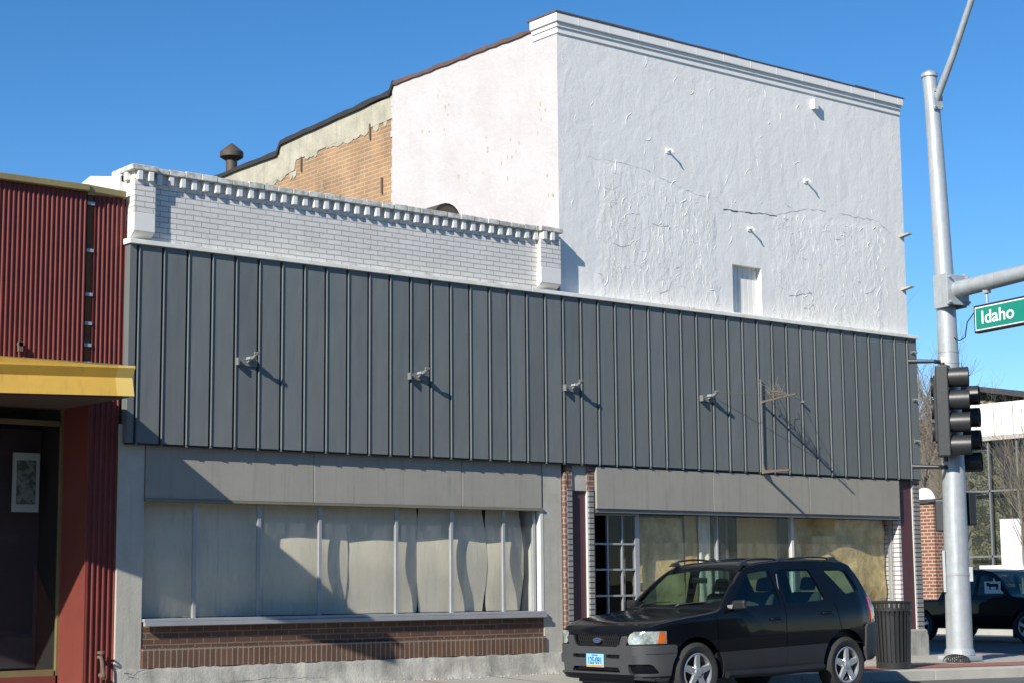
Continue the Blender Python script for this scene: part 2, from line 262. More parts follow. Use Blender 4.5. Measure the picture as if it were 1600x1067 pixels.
# ------------------------------------------------------------ mesh helpers
class MB:
    def __init__(s): s.v = []; s.f = []
    def add(s, vs, fs):
        n = len(s.v); s.v += [Vector(v) for v in vs]; s.f += [tuple(i+n for i in f) for f in fs]; return s
    def box(s, x0, x1, y0, y1, z0, z1):
        return s.add([(x0,y0,z0),(x1,y0,z0),(x1,y1,z0),(x0,y1,z0),(x0,y0,z1),(x1,y0,z1),(x1,y1,z1),(x0,y1,z1)],
                     [(3,2,1,0),(4,5,6,7),(0,1,5,4),(1,2,6,5),(2,3,7,6),(3,0,4,7)])
    def hexa(s, a, b):      # two quads bottom/top loops
        return s.add(list(a)+list(b), [(3,2,1,0),(4,5,6,7),(0,1,5,4),(1,2,6,5),(2,3,7,6),(3,0,4,7)])
    def prism(s, poly, axis, a, b):
        """poly: 2-D points; extruded along axis from a to b. x: (y,z), y: (x,z), z: (x,y)"""
        m = {'x': lambda p, t: (t, p[0], p[1]), 'y': lambda p, t: (p[0], t, p[1]), 'z': lambda p, t: (p[0], p[1], t)}[axis]
        n = len(poly); vs = [m(p, a) for p in poly]+[m(p, b) for p in poly]
        return s.add(vs, [tuple(range(n))[::-1], tuple(range(n, 2*n))]+[(i, (i+1) % n, n+(i+1) % n, n+i) for i in range(n)])
    def tube(s, pts, rad, n=10, cap=True):
        pts = [Vector(p) for p in pts]; rad = rad if isinstance(rad, (list, tuple)) else [rad]*len(pts)
        base = len(s.v); ref = None
        for i, p in enumerate(pts):
            d = (pts[min(i+1, len(pts)-1)]-pts[max(i-1, 0)]).normalized()
            if ref is None: ref = d.orthogonal().normalized()
            ref = (ref-d*ref.dot(d)).normalized(); q = d.cross(ref)
            for k in range(n):
                a = 2*math.pi*k/n; s.v.append(p+(ref*math.cos(a)+q*math.sin(a))*rad[i])
        for i in range(len(pts)-1):
            for k in range(n):
                a = base+i*n+k; b = base+i*n+(k+1) % n; s.f.append((a, b, b+n, a+n))
        if cap:
            s.f.append(tuple(base+k for k in range(n))[::-1]); e = base+(len(pts)-1)*n; s.f.append(tuple(e+k for k in range(n)))
        return s
    def lathe(s, prof, c, axis=(0,0,1), n=32, closed=False):
        ax = Vector(axis).normalized(); u = ax.orthogonal().normalized(); q = ax.cross(u); c = Vector(c); base = len(s.v)
        for r, h in prof:
            for k in range(n):
                a = 2*math.pi*k/n; s.v.append(c+ax*h+(u*math.cos(a)+q*math.sin(a))*r)
        m = len(prof)
        for i in range(m if closed else m-1):
            for k in range(n):
                a = base+i*n+k; b = base+i*n+(k+1) % n; j = base+((i+1) % m)*n
                s.f.append((a, b, j+(k+1) % n, j+k))
        return s
    def build(s, name, mat, parent=None, smooth=None, bevel=0, seg=2):
        o0 = parent_origin(parent)
        me = bpy.data.meshes.new(name); me.from_pydata([v-o0 for v in s.v], [], s.f); me.validate()
        bm = bmesh.new(); bm.from_mesh(me); bmesh.ops.recalc_face_normals(bm, faces=bm.faces); bm.to_mesh(me); bm.free()
        return finish(name, me, mat, parent, smooth, bevel, seg)
def parent_origin(p):
    v = Vector((0,0,0))
    while p is not None: v += p.location; p = p.parent
    return v
def finish(name, me, mat, parent, smooth=None, bevel=0, seg=2):
    o = bpy.data.objects.new(name, me); COL.objects.link(o)
    me.materials.append(MT[mat] if isinstance(mat, str) else mat)
    if smooth is not None:
        me.polygons.foreach_set('use_smooth', [True]*len(me.polygons)); me.set_sharp_from_angle(angle=R(smooth))
    if bevel:
        b = o.modifiers.new('bevel', 'BEVEL'); b.width = bevel; b.segments = seg; b.limit_method = 'ANGLE'; b.angle_limit = R(40)
    if parent is not None: o.parent = parent
    return o
def thing(name, label, cat, loc, group=None):
    o = bpy.data.objects.new(name, None); COL.objects.link(o); o.location = loc; o.empty_display_size = .2
    o['label'] = label; o['category'] = cat
    if group: o['group'] = group
    return o
def tag(o, label, cat, group=None):
    o['label'] = label; o['category'] = cat
    if group: o['group'] = group
    return o
def struct(o): o['kind'] = 'structure'; return o
def kids(o): return [c for c in bpy.data.objects if c.parent == o]
def copy_tree(o, parent=None):
    c = o.copy(); COL.objects.link(c)
    if parent: c.parent = parent
    for k in kids(o): copy_tree(k, c)
    return c
def boolean(a, b, op):
    """a, b: MB; returns evaluated mesh of a (op) b"""
    def tmp(m):
        me = bpy.data.meshes.new('tmp'); me.from_pydata(m.v, [], m.f) if isinstance(m, MB) else None
        if not isinstance(m, MB): me = m.copy()
        bm = bmesh.new(); bm.from_mesh(me)
        if isinstance(m, MB) and not getattr(m, 'keep', False): bmesh.ops.recalc_face_normals(bm, faces=bm.faces)
        bm.to_mesh(me); bm.free()
        o = bpy.data.objects.new('tmp', me); COL.objects.link(o); return o
    A, B = tmp(a), tmp(b); md = A.modifiers.new('b', 'BOOLEAN'); md.operation = op; md.object = B; md.solver = 'EXACT'
    dg = bpy.context.evaluated_depsgraph_get(); dg.update()
    me = bpy.data.meshes.new_from_object(A.evaluated_get(dg)); me.materials.clear()
    for o in (A, B): bpy.data.objects.remove(o)
    return me
def text_part(name, body, mat, parent, loc, rot, size, extrude=.001, font_scale=(1,1), align='CENTER'):
    c = bpy.data.curves.new('txt', 'FONT'); c.body = body; c.size = size; c.extrude = extrude; c.align_x = align; c.align_y = 'CENTER'; c.offset = size*.012
    t = bpy.data.objects.new('txt', c); COL.objects.link(t); dg = bpy.context.evaluated_depsgraph_get(); dg.update()
    me = bpy.data.meshes.new_from_object(t.evaluated_get(dg)); bpy.data.objects.remove(t)
    M = Matrix.Translation(Vector(loc)-parent_origin(parent)) @ rot @ Matrix.Diagonal((*font_scale, 1, 1)); me.transform(M); me.materials.clear()
    return finish(name, me, mat, parent)

# ============================================================ GROUND
def sheet(name, poly, z, mat, th=.3):
    return struct(MB().prism(poly, 'z', z-th, z).build(name, mat))
struct(MB().add([(-600,-600,-.012),(1500,-600,-.012),(1500,1500,-.012),(-600,1500,-.012)], [(0,1,2,3)]).build('ground', 'earth'))
struct(MB().add([(-60,-14,0),(200,-14,0),(200,19.3,0),(-60,19.3,0)], [(0,1,2,3)]).build('road', 'asphalt'))
struct(MB().add([(25.0,19.3,.0),(38.6,19.3,.0),(38.6,140,.0),(25.0,140,.0)], [(0,1,2,3)]).build('side_road', 'asphalt'))
# sidewalk with a corner that swells towards the road
curbl = [(-20,17.25),(17.6,17.2),(18.6,17.0),(19.6,16.62),(20.7,16.38),(22.2,15.95),(23.4,15.75),(24.5,15.9),(25.3,16.4),(25.8,17.2),(26.0,18.2),(26.0,120)]
def offs(pl, d):
    out = []
    for i, p_ in enumerate(pl):
        a = Vector(pl[max(i-1,0)]); b = Vector(pl[min(i+1,len(pl)-1)]); t = (b-a).normalized(); out.append((p_[0]-t.y*d, p_[1]+t.x*d))
    return out
inner = offs(curbl, .30)
def strip(a, b, z0, z1):
    m = MB()
    for i in range(len(a)-1):
        m.hexa([(*a[i],z0),(*a[i+1],z0),(*b[i+1],z0),(*b[i],z0)], [(*a[i],z1),(*a[i+1],z1),(*b[i+1],z1+.004),(*b[i],z1+.004)])
    return m
struct(strip(curbl, inner, -.1, .146).build('curb', 'curb', bevel=.012))
inner2 = offs(curbl, .95)
def ribbon(a, b, za, zb, name, mat):
    m = MB()
    for i in range(len(a)-1): m.add([(*a[i],za),(*a[i+1],za),(*b[i+1],zb),(*b[i],zb)], [(0,1,2,3)])
    return struct(m.build(name, mat))
ribbon(inner[1:], inner2[1:], .156, .17, 'brick_paving', 'paver')
poly = [(-20,17.5)]+[inner[1]]+inner2[1:]+[(24,120),(23.9,18.9),(23.9,19.05),(-20,19.05)]
def zsl(x, y): return .150+max(0, min(.055, (y-17.4)*.034))
m = MB(); cs = inner2[1:8]
pv = [(-20,17.5),(17.2,17.5),*inner2[2:],(23.4,120),(23.4,19.1),(-20,19.1)]
bm = bmesh.new(); vs = [bm.verts.new((x, y, zsl(x, y)-.002)) for x, y in pv]; bm.faces.new(vs); bmesh.ops.triangulate(bm, faces=bm.faces)
me = bpy.data.meshes.new('sidewalk'); bm.to_mesh(me); bm.free(); struct(finish('sidewalk', me, 'pave', None))
struct(MB().box(24.6,25.3,15.95+.35,17.5,.10,.185).build('tactile_paving', 'tactile'))
MM = MB()
for k in range(24): MM.box(5+k*1.2, 5+k*1.2+.012, 17.52, 18.95, .12, zsl(0,18.95)-.001) if False else MM.add([(5+k*1.2,17.5,zsl(0,17.5)+.001),(5.014+k*1.2,17.5,zsl(0,17.5)+.001),(5.014+k*1.2,18.95,zsl(0,18.95)+.001),(5+k*1.2,18.95,zsl(0,18.95)+.001)], [(0,1,2,3)])
struct(MM.build('sidewalk_joints', 'dark_in'))
# sidewalk across the side street
struct(MB().box(38.6,38.9,14,120,-.1,.14).build('far_curb', 'curb'))
struct(MB().box(38.9,43.5,14,120,-.1,.145).build('far_sidewalk', 'pave'))
struct(MB().box(43.5,90,18,120,-.1,.12).build('far_ground', 'pave'))
# joints in the sidewalk: thin dark grooves
# hills far away
def hill(cx, cy, rx, ry, h, seed):
    rnd = random.Random(seed); m = MB(); n = 40
    for i in range(n+1):
        for j in range(n+1):
            u = i/n*2-1; v = j/n*2-1; d = max(0, 1-u*u-v*v)
            m.v.append(Vector((cx+u*rx, cy+v*ry, h*d**.8*(.8+.25*math.sin(u*7+seed)*math.cos(v*5))+rnd.uniform(-.4,.4)-1)))
    for i in range(n):
        for j in range(n): a = i*(n+1)+j; m.f.append((a, a+1, a+n+2, a+n+1))
    return struct(m.build('hill', 'hill', smooth=60))
hill(385, 303, 150, 150, 44, 3)

# ============================================================ STUCCO BUILDING (two storeys, right)
XB0, XB1, YF = 16.0, 23.66, 19.0
B2 = thing('stucco_building', 'tall white painted stucco corner building rising behind the grey metal siding', 'building', (16.0, 19.0, 0))
# front wall with one window opening
wx0, wx1, wz0, wz1 = 19.49, 20.13, 5.52, 6.28
w_ = MB()
xs = [XB0, wx0, wx1, XB1]; zs = [3.0, wz0, wz1, 9.32]
for i in range(3):
    for j in range(3):
        if i == 1 and j == 1: continue
        w_.add([(xs[i],YF,zs[j]),(xs[i+1],YF,zs[j]),(xs[i+1],YF,zs[j+1]),(xs[i],YF,zs[j+1])], [(0,1,2,3)])
w_.add([(wx0,YF,wz0),(wx0,YF+.2,wz0),(wx0,YF+.2,wz1),(wx0,YF,wz1)], [(0,1,2,3)])
w_.add([(wx1,YF,wz0),(wx1,YF+.2,wz0),(wx1,YF+.2,wz1),(wx1,YF,wz1)], [(0,1,2,3)])
w_.add([(wx0,YF,wz1),(wx0,YF+.2,wz1),(wx1,YF+.2,wz1),(wx1,YF,wz1)], [(0,1,2,3)])
w_.build('front_wall', 'stucco', B2)
sh = MB()
for k in range(6):
    a = wx0+k*(wx1-wx0)/6; sh.box(a+.004, a+(wx1-wx0)/6-.004, YF+.10, YF+.12, wz0, wz1)
sh.box(wx0, wx1, YF+.121, YF+.14, wz0, wz1)
wn = MB().box(wx0-.04, wx1+.04, YF-.035, YF+.1, wz0-.05, wz0).build('window_sill', 'white_plain', B2, bevel=.006)
sh.build('boarded_window', 'white_plain', B2, bevel=.004)
# side wall: white front part, then bare brick with cream parging; stepped roofline
sw = MB().prism([(19.004,5.2),(23.2,5.2),(23.2,9.50),(19.004,9.50)], 'x', 16.0, 16.35); sw.build('side_wall', 'white_side', B2)
MB().prism([(23.2,5.2),(33,5.2),(33,8.55),(29.2,8.60),(26.75,8.68),(26.75,8.83),(23.2,8.95)], 'x', 16.02, 16.3).build('brick_side_wall', 'tan_brick', B2)
MB().prism([(23.2,8.95),(26.2,8.83),(26.25,8.66),(26.75,8.6),(29.0,8.55),(33,8.55),(33,8.98),(26.75,9.04),(26.73,9.22),(23.2,9.33)], 'x', 16.005, 16.33).build('parging', 'cream', B2, bevel=.004)
# roof edge coverings
rnd = random.Random(21); m = MB()
for k in range(46):
    y = rnd.uniform(23.25, 29.5); zb = 8.95-(y-23.2)*.04 if y < 26.2 else 8.62
    w2, h2 = rnd.uniform(.04,.22), rnd.uniform(.03,.12); m.prism([(y-w2,zb+.02),(y-w2*.6,zb-h2*.7),(y+w2*.1,zb-h2),(y+w2*.7,zb-h2*.6),(y+w2,zb+.02)], 'x', 16.006+k*.0001, 16.03)
m.build('parging_edge', 'cream', B2)
for y, z in ((23.85,8.86),(26.0,8.72),(23.5,7.88),(24.75,7.80),(28.0,8.40)):
    MB().box(15.985,16.02,y-.015,y+.015,z-.13,z+.13).build('wall_tie', 'rust', B2)
m = MB(); rnd = random.Random(31)
for k in range(34):
    y, z = rnd.choice([(20.0,8.1),(20.6,7.6),(19.3,7.9),(21.8,8.4),(19.6,6.9)]); y += rnd.gauss(0,.35); z += rnd.gauss(0,.5)
    if 19.05 < y < 23.1 and z < 9.3: w2, h2 = rnd.uniform(.008,.03), rnd.uniform(.02,.07); m.prism([(y-w2,z),(y-w2*.3,z-h2),(y+w2,z-h2*.3),(y+w2*.4,z+h2*.6)], 'x', 15.998, 16.002)
m.build('paint_chips', 'cream', B2)
m = MB(); z = 6.4
while z < 9.3:
    h2 = rnd.uniform(.05,.16); m.box(15.9995, 16.05, 23.15, 23.2+rnd.uniform(0,.05), z, z+h2); z += h2+rnd.uniform(0,.05)
m.build('paint_edge', 'white_side', B2)
rc = MB(); rnd = random.Random(2)
def wavy_cap(m, pts, x0, x1, h, step=.25):
    pr = []
    for (y0, z0), (y1, z1) in zip(pts[:-1], pts[1:]):
        n = max(1, int(math.hypot(y1-y0, z1-z0)/step))
        for k in range(n):
            t = k/n; pr.append((y0+(y1-y0)*t, z0+(z1-z0)*t))
    pr.append(pts[-1])
    low = [(y, z-.03-rnd.uniform(0,.02)) for y, z in pr]; hi = [(y, z+h+rnd.uniform(-.012,.018)) for y, z in pr]
    m.prism(low+hi[::-1], 'x', x0, x1)
wavy_cap(rc, [(23.15,9.52),(23.25,9.38),(26.68,9.24),(26.8,9.07),(33,9.0)], 15.96, 16.4, .035)
rc.build('tar_coping', 'tar', B2)
rc = MB(); wavy_cap(rc, [(19.5,9.50),(23.2,9.52)], 15.97, 16.4, .02, .15); rc.build('tile_coping', 'terracotta', B2)
# cornice: three stepped bands wrapping the left corner
c = MB()
for z0, z1, d in ((9.31,9.40,.018),(9.40,9.47,.038),(9.47,9.60,.068)):
    c.box(16-d, XB1+d*.5, YF-d, YF+.55, z0+.0005, z1)
c.build('cornice', 'cornice', B2, bevel=.008)
c = MB(); rnd = random.Random(5); x = 15.92
while x < XB1+.05:
    l = rnd.uniform(.5,.9); x2 = min(x+l-.01, XB1+.06); c.box(x, x2, YF-.078, YF+.6, 9.602, 9.612+rnd.uniform(0,.02)); x = x+l
c.build('cornice_coping', 'terracotta', B2)
for k in range(13):
    x = 16.35+k*.6; MB().box(x, x+.012, YF-.0705, YF-.05, 9.472, 9.598).build('cornice_joint', 'white_plain', B2)
MB().box(16.3, XB1, 19.6, 33, 8.6, 8.75).build('roof', 'tar', B2)
MB().box(XB1-.25, XB1, 19.02, 33, 0.2, 9.3).build('right_wall', 'cream', B2)
MB().box(16.0, XB1, 32.8, 33, 0.2, 8.6).build('rear_wall', 'tan_brick', B2)
# iron anchors, bracket, crack
def anchor(x, z, l=.26, kind=0):
    m = MB()
    if kind == 0: m.tube([(x,YF+.02,z),(x,YF-.10,z+.01)], .016, 8); m.box(x-.035, x+.035, YF-.012, YF-.001, z-.04, z+.04); m.tube([(x,YF-.09,z),(x+.02,YF-.105,z-.04)], .014, 6)
    elif kind == 1: m.box(x-.05, x+.04, YF-.08, YF-.001, z-.16, z); 
    else: m.prism([(YF+.0,z-.02),(YF-.0,z+.02),(YF-.2,z+.03),(YF-.2,z+.012)], 'x', x-.05, x+.05)
    return m.build('wall_anchor', 'white_plain', B2)
for x, z in ((18.16,7.88),(21.22,7.83),(19.88,6.88)): anchor(x, z)
anchor(21.47, 9.22, kind=1)
for z in (7.19, 6.28): anchor(23.58, z, kind=2).data.materials[0] = MT['cream']
def crack(pts, wd, jit, seed, name='crack', mat='tar', par=B2, y=YF-.003):
    rnd = random.Random(seed); m = MB(); P = []
    for (x0, z0), (x1, z1) in zip(pts[:-1], pts[1:]):
        n = max(2, int(math.hypot(x1-x0, z1-z0)/.07))
        for k in range(n): t = k/n; P.append((x0+(x1-x0)*t, z0+(z1-z0)*t+rnd.uniform(-jit, jit)))
    P.append(pts[-1])
    for a, b in zip(P[:-1], P[1:]):
        wa = wd*rnd.uniform(.3,1.2); m.add([(a[0],y,a[1]-wa),(b[0],y,b[1]-wa),(b[0],y,b[1]),(a[0],y,a[1])], [(0,1,2,3)])
    return m.build(name, mat, par)
crack([(19.32,7.13),(19.8,7.14),(20.2,7.17),(20.52,7.17)], .017, .008, 1)
MT['coping_dirty'] = weathered('weathered_coping_paint', (.66,.65,.61), (.36,.35,.31), .8, sc=9, amt=.2, bs=.6, bd=.01, bscale=30)
MT['crack_grey'] = weathered('crack_grey', (.33,.32,.28), (.22,.21,.18), .9, bs=0)
crack([(16.55,7.55),(17.3,7.56),(17.8,7.5)], .004, .015, 2, mat='crack_grey'); crack([(17.95,7.46),(18.3,7.38),(18.9,7.27),(19.2,7.28),(19.3,7.14)], .004, .02, 7, mat='crack_grey')
crack([(20.5,7.18),(21.2,7.36),(21.7,7.40)], .006, .015, 33, mat='crack_grey'); crack([(22.0,7.40),(23.0,7.38),(23.3,7.2),(23.3,6.7)], .006, .02, 3, mat='crack_grey')
crack([(19.2,6.4),(19.22,5.9),(19.1,5.6)], .010, .012, 4, mat='crack_grey')
crack([(20.62,6.9),(20.6,6.3),(20.75,5.9),(21.3,6.0)], .009, .02, 6, mat='crack_grey')
rnd = random.Random(77)
for k in range(30):
    x, z = (rnd.uniform(16.8,19.1), rnd.uniform(5.6,7.2)) if k % 2 else (rnd.uniform(20.6,23.1), rnd.uniform(5.6,7.2)); a = R(rnd.uniform(-35,120)); l = rnd.uniform(.12,.38)
    crack([(x,z),(x+math.cos(a)*l*.5,z+math.sin(a)*l*.5+.02),(x+math.cos(a+.4)*l,z+math.sin(a+.4)*l)], .0065, .012, 100+k, mat='crack_grey')
# raised curls of lifting paint and patched render, catching the raking sun
m = MB(); rnd = random.Random(11)
def curl(x, z, l, ang, wd, h):
    n = 5; L_ = []
    for k in range(n+1):
        t = k/n; a = ang+math.sin(t*2.5+x*7)*.4
        px = x+math.cos(a)*l*t; pz = z+math.sin(a)*l*t; ww = wd*math.sin(math.pi*min(1, t*.9+.08)); L_.append((px, pz, ww, a))
    b = len(m.v)
    for px, pz, ww, a in L_:
        nx, nz = -math.sin(a), math.cos(a)
        m.v += [Vector((px-nx*ww, YF-.0005, pz-nz*ww)), Vector((px, YF-.0005-h*ww/wd, pz)), Vector((px+nx*ww, YF-.0005, pz+nz*ww))]
    for k in range(n):
        q = b+k*3; m.f += [(q, q+1, q+4, q+3), (q+1, q+2, q+5, q+4)]
def inwin(x, z): return wx0-.15 < x < wx1+.12 and z < wz1+.12
for k in range(270):
    r_ = rnd.random()
    if r_ < .36: x, z = rnd.uniform(16.7,19.15), rnd.uniform(5.55,7.4)
    elif r_ < .64: x, z = rnd.uniform(20.6,23.2), rnd.uniform(5.5,7.25)
    else: x, z = rnd.uniform(16.05,23.6), rnd.uniform(5.5,9.1)
    if inwin(x, z) or x+.2 > 23.6: continue
    curl(x, z, rnd.uniform(.05,.24), R(rnd.choice([rnd.uniform(50,125), rnd.uniform(50,125), rnd.uniform(-40,200)])), rnd.uniform(.005,.013), rnd.uniform(.002,.007))
m.build('paint_blisters', 'stucco', B2)

# ---- shopfront of the stucco building (right-hand shop)
YG = 19.10
MB().box(16.52, 23.10, 18.87, 18.97, 2.45, 3.04).prism([(16.5,2.45)]*0 or [(16.5,3.04),(16.52,3.04),(16.52,3.05),(16.5,3.05)], 'y', 18.9, 18.91)
fb = None
for x0, x1 in ((16.52,18.83),(18.838,20.95),(20.958,23.13)):
    MB().box(x0, x1, 18.872, 18.99, 2.452, 3.045).build('fascia_board', 'fascia', B2, bevel=.006)
MB().box(16.52, 23.12, 18.90, 19.14, 2.415, 2.45).box(16.52,23.12,18.88,19.0,2.40,2.413).build('window_head', 'alu_dark', B2)
MB().box(16.0, 23.6, 19.0, 19.2, 2.45, 3.2).build('lintel', 'dark_in', B2)
# left pilaster of the shop: brick stacks either side of a maroon panel
MB().box(15.955, 16.0, 18.90, 19.05, .2, 2.95).build('red_brick_edge', 'red_brick', B2)
MB().box(16.0, 16.085, 18.893, 19.05, .2, 2.72).build('brick_stack', 'grey_stack', B2)
MB().box(16.0, 16.10, 18.91, 19.04, 2.72, 3.06).build('brick_stub', 'red_brick', B2); MB().box(16.38,16.50,18.91,19.04,2.72,3.06).build('brick_stub', 'red_brick', B2)
MB().box(16.088, 16.385, 18.965, 19.05, .2, 2.70).build('maroon_panel', 'maroon', B2, bevel=.004)
MB().box(16.103, 16.377, 18.935, 19.05, 2.70, 3.06).build('concrete_block', 'concrete', B2)
MB().box(16.388, 16.402, 18.93, 19.05, .2, 2.72).build('lit_stack_side', 'white_frame', B2)  # white strip: sunlit left side of the brick stack, put into the colour
MB().box(16.402, 16.50, 18.90, 19.05, .2, 2.72).build('brick_stack', 'grey_stack', B2)
# right pilaster at the street corner
MB().box(23.14, 23.20, 18.93, 19.4, .62, 3.04).build('white_brick_return', 'white_stack', B2)
MB().box(23.202, 23.50, 18.935, 19.3, .62, 3.05).build('maroon_panel', 'maroon', B2, bevel=.004)
MB().box(23.502, 23.515, 18.92, 19.3, .62, 3.05).build('lit_stack_side', 'white_frame', B2)  # sunlit side of the corner stack, again painted as a white strip
MB().box(23.517, 23.67, 18.90, 19.4, .62, 3.05).build('brick_stack', 'grey_stack', B2)
MB().prism([(23.16,.15),(23.74,.15),(23.74,.5),(23.70,.62),(23.18,.62)], 'y', 18.86, 19.3).build('stone_plinth', 'concrete_base', B2, bevel=.03)
# gridded entrance panel
dg_ = MB()
for x in (16.90, 17.18): dg_.box(x-.012, x+.012, YG-.02, YG+.02, .3, 2.40)
for z in (.49,.86,1.23,1.60,1.965,2.385): dg_.box(16.505, 17.46, YG-.024, YG+.024, z-.013, z+.013)
dg_.box(17.42, 17.50, YG-.03, YG+.03, .22, 2.41)
door = dg_.build('gridded_door', 'alu', B2)
MB().box(17.30, 17.306, YG+.08, YG+.09, .3, 2.4).build('door_rod', 'alu', door)
MB().add([(16.505,YG,.2),(17.42,YG,.2),(17.42,YG,2.4),(16.505,YG,2.4)], [(0,1,2,3)]).build('pane', 'dark_glass', door)
# mullions and glass
for i, (x0, x1) in enumerate(((17.50,19.09),(19.115,20.72),(20.78,23.14))):
    MB().add([(x0,YG+.01*0,.55),(x1,YG,.55),(x1,YG,2.41),(x0,YG,2.41)], [(0,1,2,3)]).build('shop_glass', 'shop_glass', B2)
for x, wd in ((19.1,.022),(20.75,.05),(23.12,.03)):
    MB().box(x-wd/2, x+wd/2, YG-.03, YG+.04, .52, 2.41).build('mullion', 'white_frame' if wd > .03 else 'alu', B2)
MB().box(16.5, 23.14, YG-.02, YG+.05, .2, .52).build('bulkhead', 'brown_brick', B2)
# room behind the glass
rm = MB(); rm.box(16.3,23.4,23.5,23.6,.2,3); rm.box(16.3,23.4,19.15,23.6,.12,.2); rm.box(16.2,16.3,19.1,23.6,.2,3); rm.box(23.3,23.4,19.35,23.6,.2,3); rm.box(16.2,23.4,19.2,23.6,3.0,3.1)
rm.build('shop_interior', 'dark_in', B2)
# recessed entry with a door in the middle
MB().box(19.35,19.40,19.15,20.05,.2,2.42).build('entry_side_wall', 'purple', B2)
en = MB().box(19.28,19.34,19.98,20.04,.2,2.35).box(19.28,20.02,19.98,20.04,2.28,2.35).box(19.72,19.80,19.98,20.04,.2,2.28).build('entry_door_frame', 'white_frame', B2)
MB().box(19.42,19.70,20.0,20.03,.2,2.27).build('entry_door', 'paper', B2)
def sheetcloth(x0, x1, z0, z1, y, amp, name, mat, label, cat, group, seed, edge=.0, wr=1):
    rnd = random.Random(seed); m = MB(); nx, nz = 36, 40; ph = [rnd.uniform(0,6.28) for _ in range(6)]
    for side in (0, 1):
        for j in range(nz+1):
            t = j/nz; z = z0+(z1-z0)*t
            for i in range(nx+1):
                s_ = i/nx; x = x0+(x1-x0)*s_
                x += edge*math.sin(math.pi*t)*(2*s_-1)
                b = amp*(math.sin(math.pi*t)**1.6)*(.6+.4*math.sin(math.pi*s_))
                wv = wr*(.010*math.sin(9*s_+3*t+ph[0])+.008*math.sin(15*s_*t+ph[1])+.006*math.sin(21*t+5*s_+ph[2]))
                m.v.append(Vector((x, y-b+wv+side*.004, z)))
    W_ = nx+1; H = (nz+1)*W_
    for j in range(nz):
        for i in range(nx):
            a = j*W_+i; m.f.append((a,a+1,a+W_+1,a+W_)); m.f.append((H+a,H+a+W_,H+a+W_+1,H+a+1))
    m.f += [(j*W_, (j+1)*W_, H+(j+1)*W_, H+j*W_) for j in range(nz)]+[(j*W_+nx, H+j*W_+nx, H+(j+1)*W_+nx, (j+1)*W_+nx) for j in range(nz)]
    o = m.build(name, mat, None, smooth=80)
    loc = Vector((x0, y, z0)); o.data.transform(Matrix.Translation(-loc)); o.location = loc
    return tag(o, label, cat, group)
G = 'paper and board coverings inside the right shop window'
sheetcloth(17.52, 18.55, .55, 2.36, YG+.16, .03, 'paper_covering', 'paper', 'greenish brown paper hung just right of the gridded dark door', 'paper covering', G, 1)
sheetcloth(18.56, 18.80, .55, 2.40, YG+.12, .02, 'paper_covering', 'board', 'narrow ochre strip of board between two papers behind the windscreen of the black car', 'paper covering', G, 2, wr=.2)
sheetcloth(18.82, 19.07, .55, 2.40, YG+.10, .01, 'paper_covering', 'shade', 'narrow pale grey sheet left of the thin metal mullion', 'paper covering', G, 3)
sheetcloth(19.85, 20.74, .55, 2.40, YG+.30, .0, 'wood_board', 'board', 'flat brown board leaning inside the recessed middle bay of the right shop', 'board', G, 4, wr=.1)
sheetcloth(20.80, 23.08, .55, 2.40, YG+.10, .05, 'paper_covering', 'paper', 'wide wrinkled brown paper filling the right end of the shop window', 'paper covering', G, 5, wr=2.2)

# ============================================================ LEFT ONE-STOREY BUILDING
B1 = thing('brick_shop_building', 'low shop building with white painted brick parapet and curtained display window', 'building', (9.26, 19.0, 0))
YP = 18.92
MB().box(9.56, 15.505, YP, YP+.3, 5.3, 6.20).build('parapet_wall', 'white_brick', B1)
c = MB(); x = 9.60; rnd = random.Random(9)
while x < 15.48:
    MB().box(x, x+.070, YP-.055+rnd.uniform(-.006,.006), YP+.01, 6.178+rnd.uniform(-.006,.006), 6.302).build('dentil', 'white_plain', B1, bevel=.008); x += .1575
c = MB(); x = 9.33
while x < 15.88:
    l = rnd.uniform(.2,.24); c.box(x, min(x+l-.006,15.9), YP-.075+rnd.uniform(-.005,.005), YP+.34, 6.304, 6.375+rnd.uniform(-.008,.008)); x += l
c.build('coping_course', 'coping_dirty', B1, bevel=.007)
MB().box(9.56, 15.5, YP+.011, YP+.3, 6.19, 6.304).build('parapet_back', 'white_plain', B1)
c = MB()
for k in range(40):
    x = rnd.uniform(9.4, 15.7); l = rnd.uniform(.04,.16); c.box(x, x+l, YP+.0, YP+.3, 6.37, 6.37+rnd.uniform(.006,.022))
c.build('mortar_cap', 'cream', B1, bevel=.006)
def pilaster(x0, x1, wrap):
    p_ = MB().box(x0, x1, 18.828, 19.28 if wrap else 19.1, 5.80, 6.22).build('pilaster', 'white_brick', B1)
    MB().hexa([(x0+.0,18.96,5.49),(x1,18.96,5.49),(x1,19.05,5.49),(x0,19.05,5.49)], [(x0,18.823,5.575),(x1,18.823,5.575),(x1,19.05,5.575),(x0,19.05,5.575)]).box(x0-.002,x1+.002,18.824,19.28 if wrap else 19.1,5.5752,5.80).build('pilaster_block', 'white_plain', p_, bevel=.004)
    d = MB(); x = x0+.02
    while x < x1-.05: MB().box(x, x+.07, 18.79, 18.85, 6.185, 6.30).build('dentil', 'white_plain', p_, bevel=.008); x += .145
    if wrap:
        y = 18.95
        while y < 19.25: MB().box(x0-.05, x0+.01, y, y+.085, 6.20, 6.30).build('dentil', 'white_plain', p_, bevel=.008); y += .15
    MB().box(x0-.055 if wrap else x0-.02, x1+.02, 18.785, 19.35 if wrap else 19.1, 6.302, 6.372).build('pilaster_cap', 'coping_dirty', p_, bevel=.012)
    MB().box(x0+.01, x1-.01, 18.85, 19.25 if wrap else 19.1, 6.21, 6.302).build('pilaster_neck', 'white_plain', p_)
pilaster(9.29, 9.56, True); pilaster(15.51, 15.87, False)
